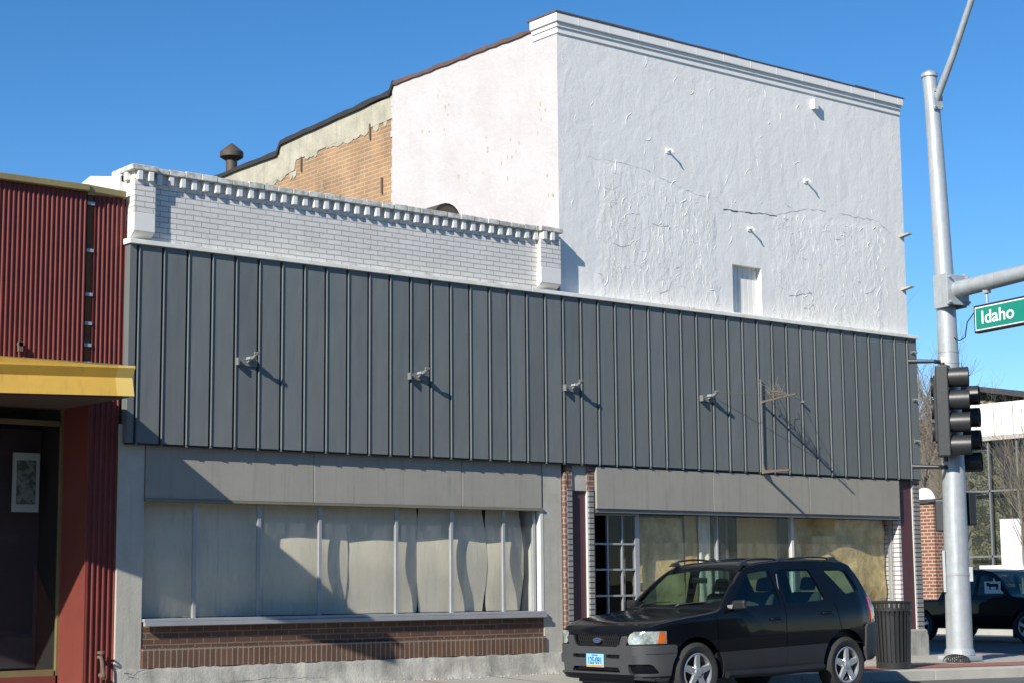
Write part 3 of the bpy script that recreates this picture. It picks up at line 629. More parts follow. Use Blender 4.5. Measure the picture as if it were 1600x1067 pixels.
MB().prism([(19.1,5.5),(20.6,5.5),(20.6,6.30),(19.9,6.42),(19.28,6.30),(19.1,6.28)], 'x', 9.22, 9.42).build('side_parapet', 'white_plain', B1)
MB().box(9.4, 16.0, 19.2, 33, 5.5, 5.6).build('roof', 'tar', B1)
MB().box(9.26, 9.40, 19.15, 33, .2, 5.5).build('side_wall', 'tan_brick', B1)
# shopfront
MB().box(9.22, 9.558, 18.955, 19.25, .15, 3.3).build('column', 'concrete', B1, bevel=.01)
MB().box(15.60, 15.945, 18.955, 19.25, .15, 3.3).build('column', 'concrete', B1, bevel=.01)
for x0, x1 in ((9.565,11.875),(11.882,14.195),(14.202,15.575)):
    MB().box(x0, x1, 18.942, 18.99, 2.435, 3.10).build('fascia_board', 'fascia', B1, bevel=.006)
MB().box(9.56, 15.60, 18.99, 19.3, 2.44, 3.2).build('lintel', 'dark_in', B1)
GY = 19.05
W1 = MB().box(9.56, 15.60, 18.93, GY+.04, 2.405, 2.434).build('shop_window', 'yellow_dull', B1)
W1.data.materials[0] = weathered('dull_olive_head', (.20,.19,.13), (.15,.14,.1), .6)
for x in (10.27,11.15,12.03,13.20,14.09,14.97,15.50):
    f_ = MB().box(x-.022, x+.022, GY-.025, GY+.02, 1.04, 2.405).build('mullion', 'alu', W1, bevel=.004)
MB().add([(9.56,GY,1.04),(15.5,GY,1.04),(15.5,GY,2.405),(9.56,GY,2.405)], [(0,1,2,3)]).build('pane', 'shop_glass', W1)
MB().box(15.55,15.60,18.95,19.4,1.04,2.44).build('jamb', 'white_frame', W1)
MB().box(9.56, 15.60, 18.90, 19.12, 1.005, 1.04).box(9.56,15.60,18.88,18.93,.955,1.003).build('sill', 'alu', W1, bevel=.004)
MB().box(9.56, 15.60, 18.965, 19.2, .70, .955).build('brick_course', 'brown_brick', B1)
MB().box(9.56, 15.60, 18.925, 19.2, .475, .70).build('soldier_course', 'soldier', B1)
# uneven concrete base with a rough foot
m = MB(); rnd = random.Random(4); n = 90; prev = None
for k in range(n+1):
    x = 9.22+k*(15.99-9.22)/n; f1 = rnd.uniform(-.008,.008); t = .47+rnd.uniform(-.008,.008)
    ring = [(x,19.1,t),(x,18.90+f1,t),(x,18.885+f1,t-.05),(x,18.88+f1,.29+rnd.uniform(-.015,.015)),(x,18.86+rnd.uniform(-.04,.02),.22),(x,18.82+rnd.uniform(-.05,.03),.12),(x,19.1,.12)]
    b = len(m.v); m.v += [Vector(q) for q in ring]
    if prev is not None: m.f += [(prev+i, prev+(i+1) % 7, b+(i+1) % 7, b+i) for i in range(7)]
    prev = b
m.build('concrete_base', 'concrete_base', B1, smooth=50)
for x in (11.9,13.9,15.57): crack([(x,.47),(x+.01,.35),(x-.01,.22)], .007, .006, int(x*10), par=B1, y=18.866)
crack([(9.6,.30),(10.6,.27),(11.2,.31),(12.0,.28)], .006, .01, 55, par=B1, y=18.852)
rnd = random.Random(64); m = MB()
for k in range(160):      # grit and broken mortar at the foot of the wall
    x = rnd.uniform(9.3,15.95); y = 18.80-abs(rnd.gauss(0,.035)); q = rnd.uniform(.006,.022); z = zsl(0,y); m.hexa([(x-q,y-q,z-.002),(x+q,y-q,z-.002),(x+q,y+q,z-.002),(x-q,y+q,z-.002)], [(x-q*.4,y-q*.5,z+q),(x+q*.5,y-q*.3,z+q*.8),(x+q*.4,y+q*.5,z+q),(x-q*.5,y+q*.3,z+q*.7)])
o = m.build('rubble_grit', 'pave'); o['kind'] = 'stuff'
crack([(9.3,.44),(9.42,.41),(9.50,.46),(9.56,.47)], .008, .008, 8, par=B1, y=18.862)
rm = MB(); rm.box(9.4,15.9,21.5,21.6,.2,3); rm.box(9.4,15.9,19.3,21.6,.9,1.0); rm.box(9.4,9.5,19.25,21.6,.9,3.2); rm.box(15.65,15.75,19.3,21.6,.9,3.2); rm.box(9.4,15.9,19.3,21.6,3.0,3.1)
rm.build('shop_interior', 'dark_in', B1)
# curtains: one hanging in each bay, bellied towards the glass
G = 'grey shade cloths hung inside the left display window'
cl = [('wide plain grey shade cloth at the far left end of the display window', 9.57,10.64,.01),
      ('narrow grey shade cloth in the bay second from the left', 10.60,11.36,.02),
      ('grey shade cloth behind the third mullion, cut by the tip of the canopy shadow', 11.32,12.50,.03),
      ('brightest broad shade cloth in the middle bay with the canopy shadow at its foot', 12.47,13.64,.04),
      ('warm grey shade cloth right of the middle bay with a bellied left shadow', 13.67,14.72,.06),
      ('narrow slanting shade cloth at the right end by the white jamb', 14.80,15.38,.05)]
for i, (lb, x0, x1, ed) in enumerate(cl):
    sheetcloth(x0, x1, 1.05, 2.41, GY+.15+.014*(i % 2), .07, 'window_shade', 'shade', lb, 'window shade', G, 20+i, edge=ed, wr=.25)

# ============================================================ METAL SIDING (false front over both shops)
FF = thing('metal_false_front', 'dark grey ribbed metal siding panel spanning both shopfronts under a white cap', 'siding', (9.26, 18.85, 3.06))
x0, x1, yf = 9.26, 23.68, 18.85; prof = [(x0, 18.99), (x0, yf)]; x = 9.36
while x < x1-.1:
    prof += [(x-.016, yf), (x-.014, yf+.055), (x+.016, yf+.055), (x+.018, yf-.014), (x+.025, yf-.014), (x+.030, yf)]; x += .3268
prof += [(x1, yf), (x1, 18.99)]
MB().prism(prof, 'z', 3.075, 5.43).build('siding', 'siding', FF)
c = MB(); c.box(x0+.01, x1-.01, 18.862, 18.93, 3.055, 3.074)
c.build('bottom_trim', 'black_pl', FF)
c = MB(); x = 9.36
while x < x1-.1: c.box(x+.016, x+.04, yf+.004, yf+.05, 3.052, 3.072); x += .3268
c.build('rib_ends', 'siding', FF)
c = MB(); x = 9.235; rnd = random.Random(3)
while x < x1:
    l = 3.05; x2 = min(x+l-.006, x1+.02); j = rnd.uniform(-.004,.004)
    c.hexa([(x,18.81,5.42+j),(x2,18.81,5.42-j),(x2,18.99,5.42),(x,18.99,5.42)], [(x,18.81,5.475+j),(x2,18.81,5.475-j),(x2,18.99,5.49),(x,18.99,5.49)]); x += l
c.build('cap_flashing', 'flashing', FF, bevel=.004)
c = MB()
for k in range(60):
    x = rnd.uniform(9.8,15.4) if k < 45 else rnd.uniform(16,23.5); l = rnd.uniform(.02,.10); c.hexa([(x,18.86,5.47),(x+l,18.86,5.47),(x+l,18.93,5.485),(x,18.93,5.485)], [(x+.01,18.87,5.47+rnd.uniform(.012,.025)),(x+l-.01,18.87,5.485),(x+l-.01,18.92,5.49),(x+.01,18.92,5.50)])
c.build('debris', 'rust', FF)

# empty lamp brackets on the siding
proto = thing('lamp_bracket', '', 'bracket', (0,0,0), 'empty lamp brackets on the grey siding')
MB().box(-.16, .14, -.012, 0, -.045, .045).build('back_plate', 'grey_paint', proto, bevel=.003)
MB().box(-.16, -.14, -.07, -.012, -.045, .045).build('end_flange', 'grey_paint', proto, bevel=.003)
MB().prism([(-.02,.03),(.08,.03),(.08,.06),(.02,.07),(-.02,.06)], 'y', -.10, -.012).build('clamp', 'galv', proto, bevel=.004)
MB().tube([(0,-.02,.0),(.02,-.06,.03),(.03,-.13,.055),(.045,-.17,.10)], [.016,.018,.022,.024], 10).tube([(.01,-.165,.10),(.07,-.165,.10)], .016, 8).build('arm', 'grey_paint', proto, smooth=40)
BL = [(10.84,4.12,'lamp bracket nearest the red building, above the curtained window'),
      (13.40,4.11,'lamp bracket second from the left, above the middle of the curtained window'),
      (16.05,4.12,'lamp bracket third from the left, just left of the siding middle above the maroon pilaster'),
      (18.72,4.13,'rightmost of the four lamp brackets, beside the rusty sign frame')]
for i, (x, z, lb) in enumerate(BL):
    o = proto if i == 0 else copy_tree(proto)
    o.location = (x, 18.842, z); o['label'] = lb
# rusty sign frame
SG = thing('sign_frame', 'rusty empty hanging sign frame with a bird nest of twigs on the grey siding', 'sign frame', (19.86, 18.84, 3.06))
MB().box(19.853, 19.880, 18.812, 18.832, 3.05, 4.50).build('post', 'grey_paint', SG)
MB().prism([(18.842,4.11),(18.842,4.17),(18.80,4.165),(18.10,4.225),(18.10,4.205),(18.78,4.135)], 'x', 19.857, 19.877).build('upper_arm', 'rust', SG)
MB().prism([(18.842,3.05),(18.842,3.26),(18.78,3.10),(18.28,3.09),(18.28,3.07)], 'x', 19.857, 19.877).build('lower_arm', 'rust', SG)
m = MB(); rnd = random.Random(8)
for k in range(26):
    y = 18.82-rnd.random()**.8*.5; z = 4.22+rnd.uniform(-.03,.05); p0 = Vector((19.865+rnd.uniform(-.02,.02), y, z)); d = Vector((rnd.uniform(-.3,.5), rnd.uniform(-.8,.5), rnd.uniform(.2,1))).normalized(); pts = [p0]
    l = rnd.uniform(.10,.30)
    for q in range(4): d = (d+Vector((rnd.uniform(-.6,.6),rnd.uniform(-.6,.6),rnd.uniform(-.6,.3)))).normalized(); pts.append(pts[-1]+d*l/4)
    m.tube(pts, .0035, 4)
tag(m.build('twig_nest', 'bark'), 'tangle of dry twigs lying on the rusty sign frame arm', 'nest')
m = MB().tube([(18.80,18.80,4.23),(19.3,18.60,4.22),(19.86,18.36,4.20)], .004, 5).tube([(20.80,18.842,4.20),(20.3,18.5,4.21),(19.87,18.16,4.215)], .0035, 5)
m.build('guy_wire', 'rust', SG); MB().tube([(20.80,18.86,4.20),(20.80,18.78,4.20)], .018, 8).build('eye_bolt', 'grey_paint', SG)
for z, lb in ((5.20,'small iron hook at the right edge of the grey siding, topmost of three'),(4.40,'small iron hook at the right edge of the grey siding, middle of three'),(3.71,'small iron hook at the right edge of the grey siding, lowest of three')):
    o = MB().tube([(0,.01,0),(0,-.06,0),(.03,-.09,-.02)], .014, 8).box(-.03,.03,-.008,.004,-.03,.03).build('wall_hook', 'grey_paint'); o.location = (23.56,18.846,z); tag(o, lb, 'hook', 'small hooks at the end of the siding')

# ============================================================ ROOF VENTS
V = thing('roof_vent', 'rusty chimney vent with conical cap on the tall brick building roof', 'vent', (16.75, 29.8, 8.7))
vx, vy = 16.75, 29.8
MB().lathe([(.11,8.75),(.11,9.72)], (vx,vy,0), n=24).build('pipe', 'galv', V, smooth=40).data.materials[0] = MT['vent']
MB().lathe([(.13,9.64),(.225,9.70),(.232,9.79),(.22,9.81),(.03,9.97),(.0,9.985)], (vx,vy,0), n=24).lathe([(.13,9.64),(.0,9.64)], (vx,vy,0), n=24).build('cap', 'vent', V, smooth=30)
V = thing('low_vent', 'dark rounded roof vent peeking over the white brick parapet', 'vent', (15.38, 21.0, 5.6))
m = MB()
for k in range(9):
    a0, a1 = math.pi*k/9, math.pi*(k+1)/9
    m.add([(15.38-.24*math.cos(a0),20.85,6.82+.22*math.sin(a0)),(15.38-.24*math.cos(a1),20.85,6.82+.22*math.sin(a1)),(15.38-.24*math.cos(a1),21.35,6.82+.22*math.sin(a1)),(15.38-.24*math.cos(a0),21.35,6.82+.22*math.sin(a0))], [(0,1,2,3)])
m.prism([(15.38-.235*math.cos(math.pi*k/12),6.82+.215*math.sin(math.pi*k/12)) for k in range(13)], 'y', 20.87, 21.3); m.build('hood', 'vent', V)
MB().box(15.15,15.61,20.88,21.3,5.6,6.82).build('duct', 'vent', V)

# ============================================================ RED BUILDING
RB = thing('red_shop_building', 'dark red corrugated metal shopfront with a recessed display window', 'building', (9.2, 19.0, 0))
def corr(x0, x1, y, z0, z1, pitch=.085, dp=.022):
    pr = []; x = x0
    while x < x1-.001:
        pr += [(x, y), (x+pitch*.22, y), (x+pitch*.36, y+dp), (x+pitch*.80, y+dp)]; x += pitch
    pr = [(min(a, x1), b) for a, b in pr]+[(x1, y), (x1, y+.06), (x0, y+.06)]
    return MB().prism(pr, 'z', z0, z1)
corr(2.0, 8.755, 18.955, 3.75, 5.99, .058, .016).build('corrugated_wall', 'red_metal', RB)
corr(8.86, 9.256, 18.985, 3.75, 5.97, .058, .016).build('corrugated_wall', 'red_metal', RB)
MB().box(8.757,8.858,19.01,19.05,3.75,5.97).build('joint_channel', 'rust_strip', RB)
for z in (5.86,5.30,4.78,4.44,4.19,3.98): MB().box(8.752,8.856,18.975,19.01,z-.016,z+.022).build('joint_clip', 'galv', RB)
MB().prism([(2.0,5.96),(8.76,5.99),(8.76,6.07),(2.0,6.04)], 'y', 18.90, 19.2).build('coping', 'tan_cap', RB, bevel=.01)
MB().prism([(8.765,5.99),(9.235,5.975),(9.235,6.055),(8.765,6.075)], 'y', 18.93, 19.2).build('coping', 'tan_cap', RB, bevel=.01)
MB().box(2.0,8.9,19.0,19.8,3.5,3.52).build('entry_ceiling', 'soffit', RB)
MB().box(2.0,9.2,19.02,19.2,3.6,5.95).build('backing_wall', 'dark_in', RB)
MB().box(2.0,9.2,19.2,30,5.6,5.7).build('roof', 'tar', RB)
MB().tube([(7.97,18.96,4.13),(7.97,18.90,4.13)], .03, 8).box(7.945,7.995,18.90,18.945,4.05,4.15).build('wall_box', 'rust', RB)
# canopy, slightly skewed, deeper to the left
CN = thing('shop_canopy', 'mustard yellow metal awning projecting from the red building', 'canopy', (9.05, 18.9, 3.55))
ca = Vector((8.55,17.25,3.43)); dr = Vector((-1,.35,.0)); cb_ = ca+dr*4.6
ct = []
for base in (cb_, ca):
    ct.append([base+Vector((0,0,0)), base+Vector((0,.055,.20)), base+Vector((0,-.01,.30)), base+Vector((0,-.01,.325)), base+Vector((0,.25,.345)), Vector((base.x,19.05,base.z+.56)), Vector((base.x,19.05,base.z+.02)), base+Vector((0,.04,0.02)), base+Vector((0,.04,0))])
n = len(ct[0]); m = MB().add(ct[0]+ct[1], [tuple(range(n))[::-1], tuple(range(n,2*n))]+[(i,(i+1)%n,n+(i+1)%n,n+i) for i in range(n)])
m.build('fascia_and_top', 'yellow', CN)
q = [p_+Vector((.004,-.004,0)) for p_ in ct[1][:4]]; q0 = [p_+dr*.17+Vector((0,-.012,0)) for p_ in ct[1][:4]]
MB().add(q+q0, [(0,1,5,4),(1,2,6,5),(2,3,7,6)]).build('end_cap', 'yellow_lit', CN)  # end piece in paler yellow: light on its angled facet put into the colour
m = MB(); cs = [cb_+Vector((0,.045,-.014)), ca+Vector((-.03,.045,-.014))]
m.add([cs[0], cs[1], (8.52,19.0,3.430), (cb_.x,19.0,3.430), cs[0]+Vector((0,0,.01)), cs[1]+Vector((0,0,.01)), (8.52,19.0,3.440), (cb_.x,19.0,3.440)], [(0,1,2,3),(7,6,5,4),(0,1,5,4),(1,2,6,5)]).build('soffit', 'soffit', CN)
MB().hexa([(2.2,18.93,3.935),(9.21,18.93,3.965),(9.21,19.0,3.965),(2.2,19.0,3.935)],[(2.2,18.93,3.965),(9.21,18.93,3.99),(9.21,19.0,3.99),(2.2,19.0,3.965)]).build('flashing', 'tan_cap', CN)
# below the canopy
corr(8.87, 9.222, 18.98, .12, 3.6, .068, .02).build('corrugated_strip', 'red_metal', RB)
MB().box(8.85,8.87,18.99,19.72,.12,3.6).build('return_wall', 'red_flat', RB)
MB().box(2,8.85,18.6,22.2,.05,.20).build('entry_floor', 'concrete', RB)
fr = MB().box(8.825,8.85,19.66,19.72,.12,3.6).build('window_frame', 'yellow_dull', RB)
MB().box(5.5,8.80,19.66,19.72,.40,.47).build('bottom_rail', 'yellow_dull', fr)
MB().box(5.5,8.85,19.66,19.74,.12,.40).build('stall_riser', 'red_flat', RB)
MB().box(5.5,8.80,19.66,19.72,3.30,3.36).build('top_rail', 'yellow_dull', fr)
MB().add([(5.5,19.7,.46),(8.80,19.7,.46),(8.80,19.7,3.3),(5.5,19.7,3.3)], [(0,1,2,3)]).build('shop_glass', 'dark_glass', RB)
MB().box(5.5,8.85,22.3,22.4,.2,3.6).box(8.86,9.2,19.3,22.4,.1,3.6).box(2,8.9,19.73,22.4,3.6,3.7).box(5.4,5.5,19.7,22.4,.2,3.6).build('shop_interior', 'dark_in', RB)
MB().box(8.35,8.85,20.3,20.36,.47,3.3).build('inner_wall', 'purple', RB)
PO = MB().box(8.40,8.73,20.05,20.07,2.30,3.0).build('frame', 'paper_white')
PO.name = 'framed_poster'; tag(PO, 'framed leafy print hanging inside the dark red shop window', 'poster'); PO.data.materials[0] = MT['white_plain']
q = MB().box(8.445,8.685,20.045,20.049,2.39,2.91).build('print', 'paper_white', PO)
m = MB().tube([(9.03,18.97,.62),(9.03,18.90,.62),(9.03,18.88,.58),(9.05,18.87,.40)], .022, 8).lathe([(.045,0),(.045,.03)], (9.03,18.90,.66), n=10).tube([(9.05,18.95,.42),(9.05,18.86,.40)], .03, 8)
tag(m.build('hose_tap', 'rust', None, smooth=40), 'small rusty tap on the foot of the red corrugated strip', 'tap')

# ============================================================ TRASH CAN
T = thing('trash_can', 'black slatted metal trash can with flared rim behind the black car', 'trash can', (20.46, 16.92, .16))
tx, ty = 20.46, 16.92
def rr(z): return .243+.034*((z-.2)/.85)
for k in range(26):
    a = 2*math.pi*k/26; m = MB(); wd = .027
    P = []
    for z in [.22+.88*i/9 for i in range(10)]:
        r_ = rr(z)+(.010 if z > 1.0 else 0)
        P.append((r_, z))
    for s_ in range(len(P)-1):
        pass
    b = 0
    for r_, z in P:
        for da, dr_ in ((-wd, 0), (wd, 0), (wd, -.006), (-wd, -.006)):
            ww = da*(.28/.28)/.34*.9; m.v.append(Vector((tx+(r_+dr_)*math.cos(a+ww*1.0), ty+(r_+dr_)*math.sin(a+ww*1.0), z)))
    for i in range(len(P)-1):
        for j in range(4): p0 = i*4+j; p1 = i*4+(j+1) % 4; m.f.append((p0, p1, p1+4, p0+4))
    m.build('slat', 'black_metal', T)
MB().lathe([(.275,1.085),(.30,1.09),(.305,1.115),(.275,1.12)], (tx,ty,0), n=40, closed=True).build('rim', 'black_metal', T, smooth=40)
MB().lathe([(.272,.975),(.284,.975),(.284,1.01),(.272,1.01)], (tx,ty,0), n=40, closed=True).build('hoop', 'black_metal', T, smooth=40)
MB().lathe([(0,.16),(.245,.16),(.25,.24),(.24,.25),(0,.25)], (tx,ty,0), n=40).build('base', 'black_metal', T, smooth=40)
MB().lathe([(0,.26),(.225,.26),(.25,.98),(.24,.98),(.21,.3),(0,.3)], (tx,ty,0), n=32).build('liner', 'black_pl', T, smooth=40)

# ============================================================ SIGNAL POLE
px_, py_ = 22.745, 17.50
PT = thing('signal_pole', 'tall galvanised steel traffic signal pole with mast arm and luminaire arm', 'pole', (px_, py_, .16))
PPT = [(22.745,17.50,.2),(22.755,17.493,1.6),(22.762,17.487,3.06),(22.763,17.487,4.5),(22.754,17.493,5.97),(22.722,17.518,7.69),(22.69,17.543,8.99),(22.665,17.563,9.50)]
def on_pole(z):
    for a_, b_ in zip(PPT[:-1], PPT[1:]):
        if z <= b_[2]: return Vector(a_).lerp(Vector(b_), (z-a_[2])/(b_[2]-a_[2]))
    return Vector(PPT[-1])
top = Vector(PPT[-1])
MB().tube(PPT, [.205-.09*(q[2]-.2)/9.3 for q in PPT], 40).build('shaft', 'galv', PT, smooth=40)
MB().lathe([(.0,.10),(.05,.09),(.13,.035),(.135,-.02),(.12,-.02)], top, n=32).build('pole_cap', 'galv', PT, smooth=35)
m = MB().box(px_-.25, px_+.25, py_-.25, py_+.25, .16, .26).lathe([(.24,.26),(.225,.33),(.205,.36)], (px_,py_,0), n=32)
m.build('base_plate', 'galv', PT, bevel=.03)
m = MB()
for k in range(9): a = R(200+k*9); m.box(px_+.42*math.cos(a)-.011-.12, px_+.42*math.cos(a)+.011-.12, py_+.42*math.sin(a)-.01, py_+.42*math.sin(a)+.01, .16, .30)
m.box(px_-.56, px_-.12, py_-.42, py_-.40, .28, .305) if False else None
ad = Vector((-.2,-.98,0)).normalized(); axx = Vector((ad.y,-ad.x,0))   # mast direction and its side

a0 = on_pole(5.94); a1 = a0+ad*6+Vector((0,0,.52)); 
def arm_pt(t): return a0+ad*t+Vector((0,0,.02*t))
MB().tube([arm_pt(.16), arm_pt(3), arm_pt(6.2)], [.135,.115,.095], 28).build('mast_arm', 'galv', PT, smooth=40)
# clamp box joining arm to shaft
cm = MB()
zc = a0.z
for sgn in (-1, 1):
    q = [a0+axx*sgn*.19-ad*.06+Vector((0,0,-.27)), a0+axx*sgn*.19+ad*.28+Vector((0,0,-.27)), a0+axx*sgn*.19+ad*.28+Vector((0,0,.27)), a0+axx*sgn*.19-ad*.06+Vector((0,0,.27))]
    q2 = [p_+axx*(-sgn)*.02 for p_ in q]; cm.hexa(q, q2)
f0 = a0+ad*.27; q = [f0-axx*.22+Vector((0,0,-.24)), f0+axx*.22+Vector((0,0,-.24)), f0+axx*.22+Vector((0,0,.24)), f0-axx*.22+Vector((0,0,.24))]
cm.hexa(q, [p_+ad*.035 for p_ in q])
cm.build('arm_bracket', 'galv', PT, bevel=.008)
cm = MB()
for sx in (-1,1):
    for sz in (-1,1): b_ = f0+axx*sx*.18+Vector((0,0,sz*.20)); cm.tube([b_, b_+ad*.09], .022, 8)
cm.build('bolt', 'galv', PT)
# luminaire arm
l0 = on_pole(9.08)
lp = [l0+ad*.10+Vector((0,0,-.02)), l0+ad*.55+Vector((0,0,.62)), l0+ad*1.1+Vector((0,0,1.50)), l0+ad*1.75+Vector((0,0,2.5)), l0+ad*2.6+Vector((0,0,3.2)), l0+ad*3.8+Vector((0,0,3.4))]
MB().tube(lp, [.062,.056,.05,.046,.042,.04], 20).build('luminaire_arm', 'galv', PT, smooth=50)
e = lp[-1]; MB().hexa([e+axx*.12+Vector((0,0,-.1)), e-axx*.12+Vector((0,0,-.1)), e-axx*.1+ad*.7+Vector((0,0,-.06)), e+axx*.1+ad*.7+Vector((0,0,-.06))], [e+axx*.1+Vector((0,0,.06)), e-axx*.1+Vector((0,0,.06)), e-axx*.08+ad*.7, e+axx*.08+ad*.7]).build('luminaire', 'galv', PT, bevel=.02)
b_ = l0+ad*.13; MB().hexa([b_+axx*.09+Vector((0,0,-.17)), b_-axx*.09+Vector((0,0,-.17)), b_-axx*.09+ad*.03+Vector((0,0,-.17)), b_+axx*.09+ad*.03+Vector((0,0,-.17))], [b_+axx*.09+Vector((0,0,.17)), b_-axx*.09+Vector((0,0,.17)), b_-axx*.09+ad*.03+Vector((0,0,.17)), b_+axx*.09+ad*.03+Vector((0,0,.17))]).build('luminaire_bracket', 'galv', PT, bevel=.005)
cm = MB()
for sx in (-1,1):
    for sz in (-.13,.13): q = b_+axx*sx*.07+Vector((0,0,sz)); cm.tube([q, q+ad*.06], .014, 6)
cm.build('bolt', 'galv', PT)
# curved grate at the foot
m = MB(); gr = Vector((.782,-.6225,0)); gf = Vector((.6225,.782,0)); gc = Vector((22.40,17.28,.165)); arc = []
for k in range(13):
    q = -1+k/6; arc.append(gc+gr*q*.19+Vector((0,0,.10*math.sqrt(max(0,1-q*q))+.012)))
m.tube(arc, .012, 6); m.tube([p_+gf*.16 for p_ in arc], .012, 6)
for k in range(1, 12): m.tube([arc[k], arc[k]+gf*.16], .009, 5); m.tube([arc[k], Vector((arc[k].x, arc[k].y, .165))], .009, 5)
tag(m.build('pole_grate', 'black_metal'), 'small dark slotted grate at the foot of the signal pole', 'grate')

# street sign hung from the arm
t0 = 0.62
def sgn_pt(t, z): q = a0+ad*t; return Vector((q.x, q.y, z))
SN = thing('street_sign', 'green street name sign in a dark frame hung under the mast arm', 'street sign', sgn_pt(1.4, 5.5))
sz0, sz1, s0, s1 = 5.19, 5.62, .69, 2.80
def slab(t0, t1, z0, z1, d0, d1):
    out = axx*1.0
    return MB().hexa([sgn_pt(t0,z0)-out*d0, sgn_pt(t1,z0)-out*d0, sgn_pt(t1,z0)-out*d1, sgn_pt(t0,z0)-out*d1], [sgn_pt(t0,z1)-out*d0, sgn_pt(t1,z1)-out*d0, sgn_pt(t1,z1)-out*d1, sgn_pt(t0,z1)-out*d1])
side = 1 if (axx.dot(Vector((-1,-.7,0))) < 0) else -1        # -axx*side faces the camera
def slabc(t0, t1, z0, z1, d0, d1): return slab(t0, t1, z0, z1, d0*side, d1*side)
slabc(s0, s1, sz0, sz1, -.05, .05).build('frame', 'black_pl', SN, bevel=.008)
slabc(s0+.032, s1-.032, sz0+.032, sz1-.032, .05, .053).build('border', 'sign_white', SN)
slabc(s0+.05, s1-.05, sz0+.05, sz1-.05, .053, .056).build('face', 'green_sign', SN)
outv = -axx*side
rotm = Matrix((( -ad.x if False else (outv.cross(Vector((0,0,1)))*-1).x, 0, outv.x, 0), ((outv.cross(Vector((0,0,1)))*-1).y, 0, outv.y, 0), (0, 1, 0, 0), (0,0,0,1)))
text_part('lettering', 'Idaho', 'sign_white', SN, sgn_pt(s0+.16,(sz0+sz1)/2)+outv*.057, rotm, .285, .001, (1.16,1.0), 'LEFT')
for t in (.95, 2.2):
    MB().tube([sgn_pt(t,sz1), sgn_pt(t,arm_pt(t).z-.08)], .022, 8).box(sgn_pt(t,0).x-.045, sgn_pt(t,0).x+.045, sgn_pt(t,0).y-.045, sgn_pt(t,0).y+.045, arm_pt(t).z-.17, arm_pt(t).z-.10).build('hanger', 'galv', SN)
w0 = on_pole(5.20)+ad*.15
m = MB().tube([w0, w0+ad*.12+Vector((0,0,-.07)), w0+ad*.26+Vector((0,0,-.03)), w0+ad*.32+Vector((0,0,.2)), sgn_pt(s0,5.56)], .009, 6); m.build('wire', 'black_pl', SN, smooth=60)

# traffic signals
def signal(name, label, c, az, n, group, visor_len=.30, zt=None, back=True):
    d = Vector((math.sin(az), math.cos(az), 0)); s_ = Vector((d.y, -d.x, 0)); t = thing(name, label, 'traffic light', c, group); c = Vector(c)
    H = n*.355
    def P(a, b, z): return c+s_*a+d*b+Vector((0,0,z))
    MB().hexa([P(-.17,-.11,-H/2),P(.17,-.11,-H/2),P(.17,.09,-H/2),P(-.17,.09,-H/2)], [P(-.17,-.11,H/2),P(.17,-.11,H/2),P(.17,.09,H/2),P(-.17,.09,H/2)]).build('housing', 'black_metal', t, bevel=.02)
    for k in range(n):
        z = H/2-.355*(k+.5); cc = P(0,.09,z)
        MB().lathe([(.150,0),(.155,visor_len*.55),(.155,visor_len),(.148,visor_len),(.145,0.01)], cc, d, 28).build('visor', 'black_metal', t, smooth=35)
        MB().lathe([(.145,.01),(.10,.035),(0,.045)], cc, d, 24).build('lens', 'dark_lens', t, smooth=40)
        m = MB()
        for q in (-1,1): m.tube([P(q*.16,.07,z+.13), P(q*.16,.12,z+.13)], .013, 6)
    for z in (H/2+.03, -H/2-.03): MB().tube([P(0,0,z-.04), P(0,0,z+.03)], .035, 10).build('mount', 'black_metal', t)
    return t
MT['dark_lens'] = weathered('unlit_lens', (.03,.025,.02), (.02,.02,.02), .2, bs=0, coat=.5)
G = 'signal heads fixed to the galvanised pole'
pc = on_pole(4.0); AZf = R(146)
vr = Vector((math.sin(R(142)), math.cos(R(142)), 0))
vw = Vector((pc.x, pc.y, 0)).normalized()
c1 = Vector((pc.x, pc.y, 4.02))-vr*.10-vw*.36
signal('traffic_light', 'nearest black four-lamp traffic light on the galvanised pole', c1, AZf, 4, G)
c2 = Vector((pc.x, pc.y, 3.80))+vr*.06+vw*.42
signal('traffic_light', 'rear black traffic light half hidden behind the nearest one and the pole', c2, R(150), 4, G)
c3 = Vector((pc.x, pc.y, 4.10))-vr*.17+vw*.10
t3 = signal('traffic_light', 'weathered narrow traffic light edge-on at the left of the pole', c3, R(322), 3, G, .04)
for z, l_ in ((4.82,.62),(3.16,.56)):
    m = MB().tube([Vector((pc.x,pc.y,z)), Vector((pc.x,pc.y,z))-vr*.22-vw*.3], .035, 10).tube([Vector((pc.x,pc.y,z))-vr*.22-vw*.3, Vector((pc.x,pc.y,z+.02))-vr*.62-vw*.25], [.03,.04], 10)
    m.build('signal_bracket', 'black_metal', PT, smooth=40)
MB().hexa([c1-vr*.02-vw*.0+Vector((0,0,.75)), c1+vr*.06+Vector((0,0,.74)), c1+vr*.06+vw*.05+Vector((0,0,.74)), c1-vr*.02+vw*.05+Vector((0,0,.75))],[c1-vr*.02+Vector((0,0,.87)), c1+vr*.06+Vector((0,0,.84)), c1+vr*.06+vw*.05+Vector((0,0,.84)), c1-vr*.02+vw*.05+Vector((0,0,.87))]).build('number_tag', 'shade', PT)
for z in (4.82,3.16,5.0,1.5):
    q = on_pole(z); r_ = .205-.09*(z-.2)/9.3; MB().lathe([(r_+.001,-.02),(r_+.006,-.02),(r_+.006,.02),(r_+.001,.02)], q, n=32).build('band_clamp', 'alu', PT, smooth=40)
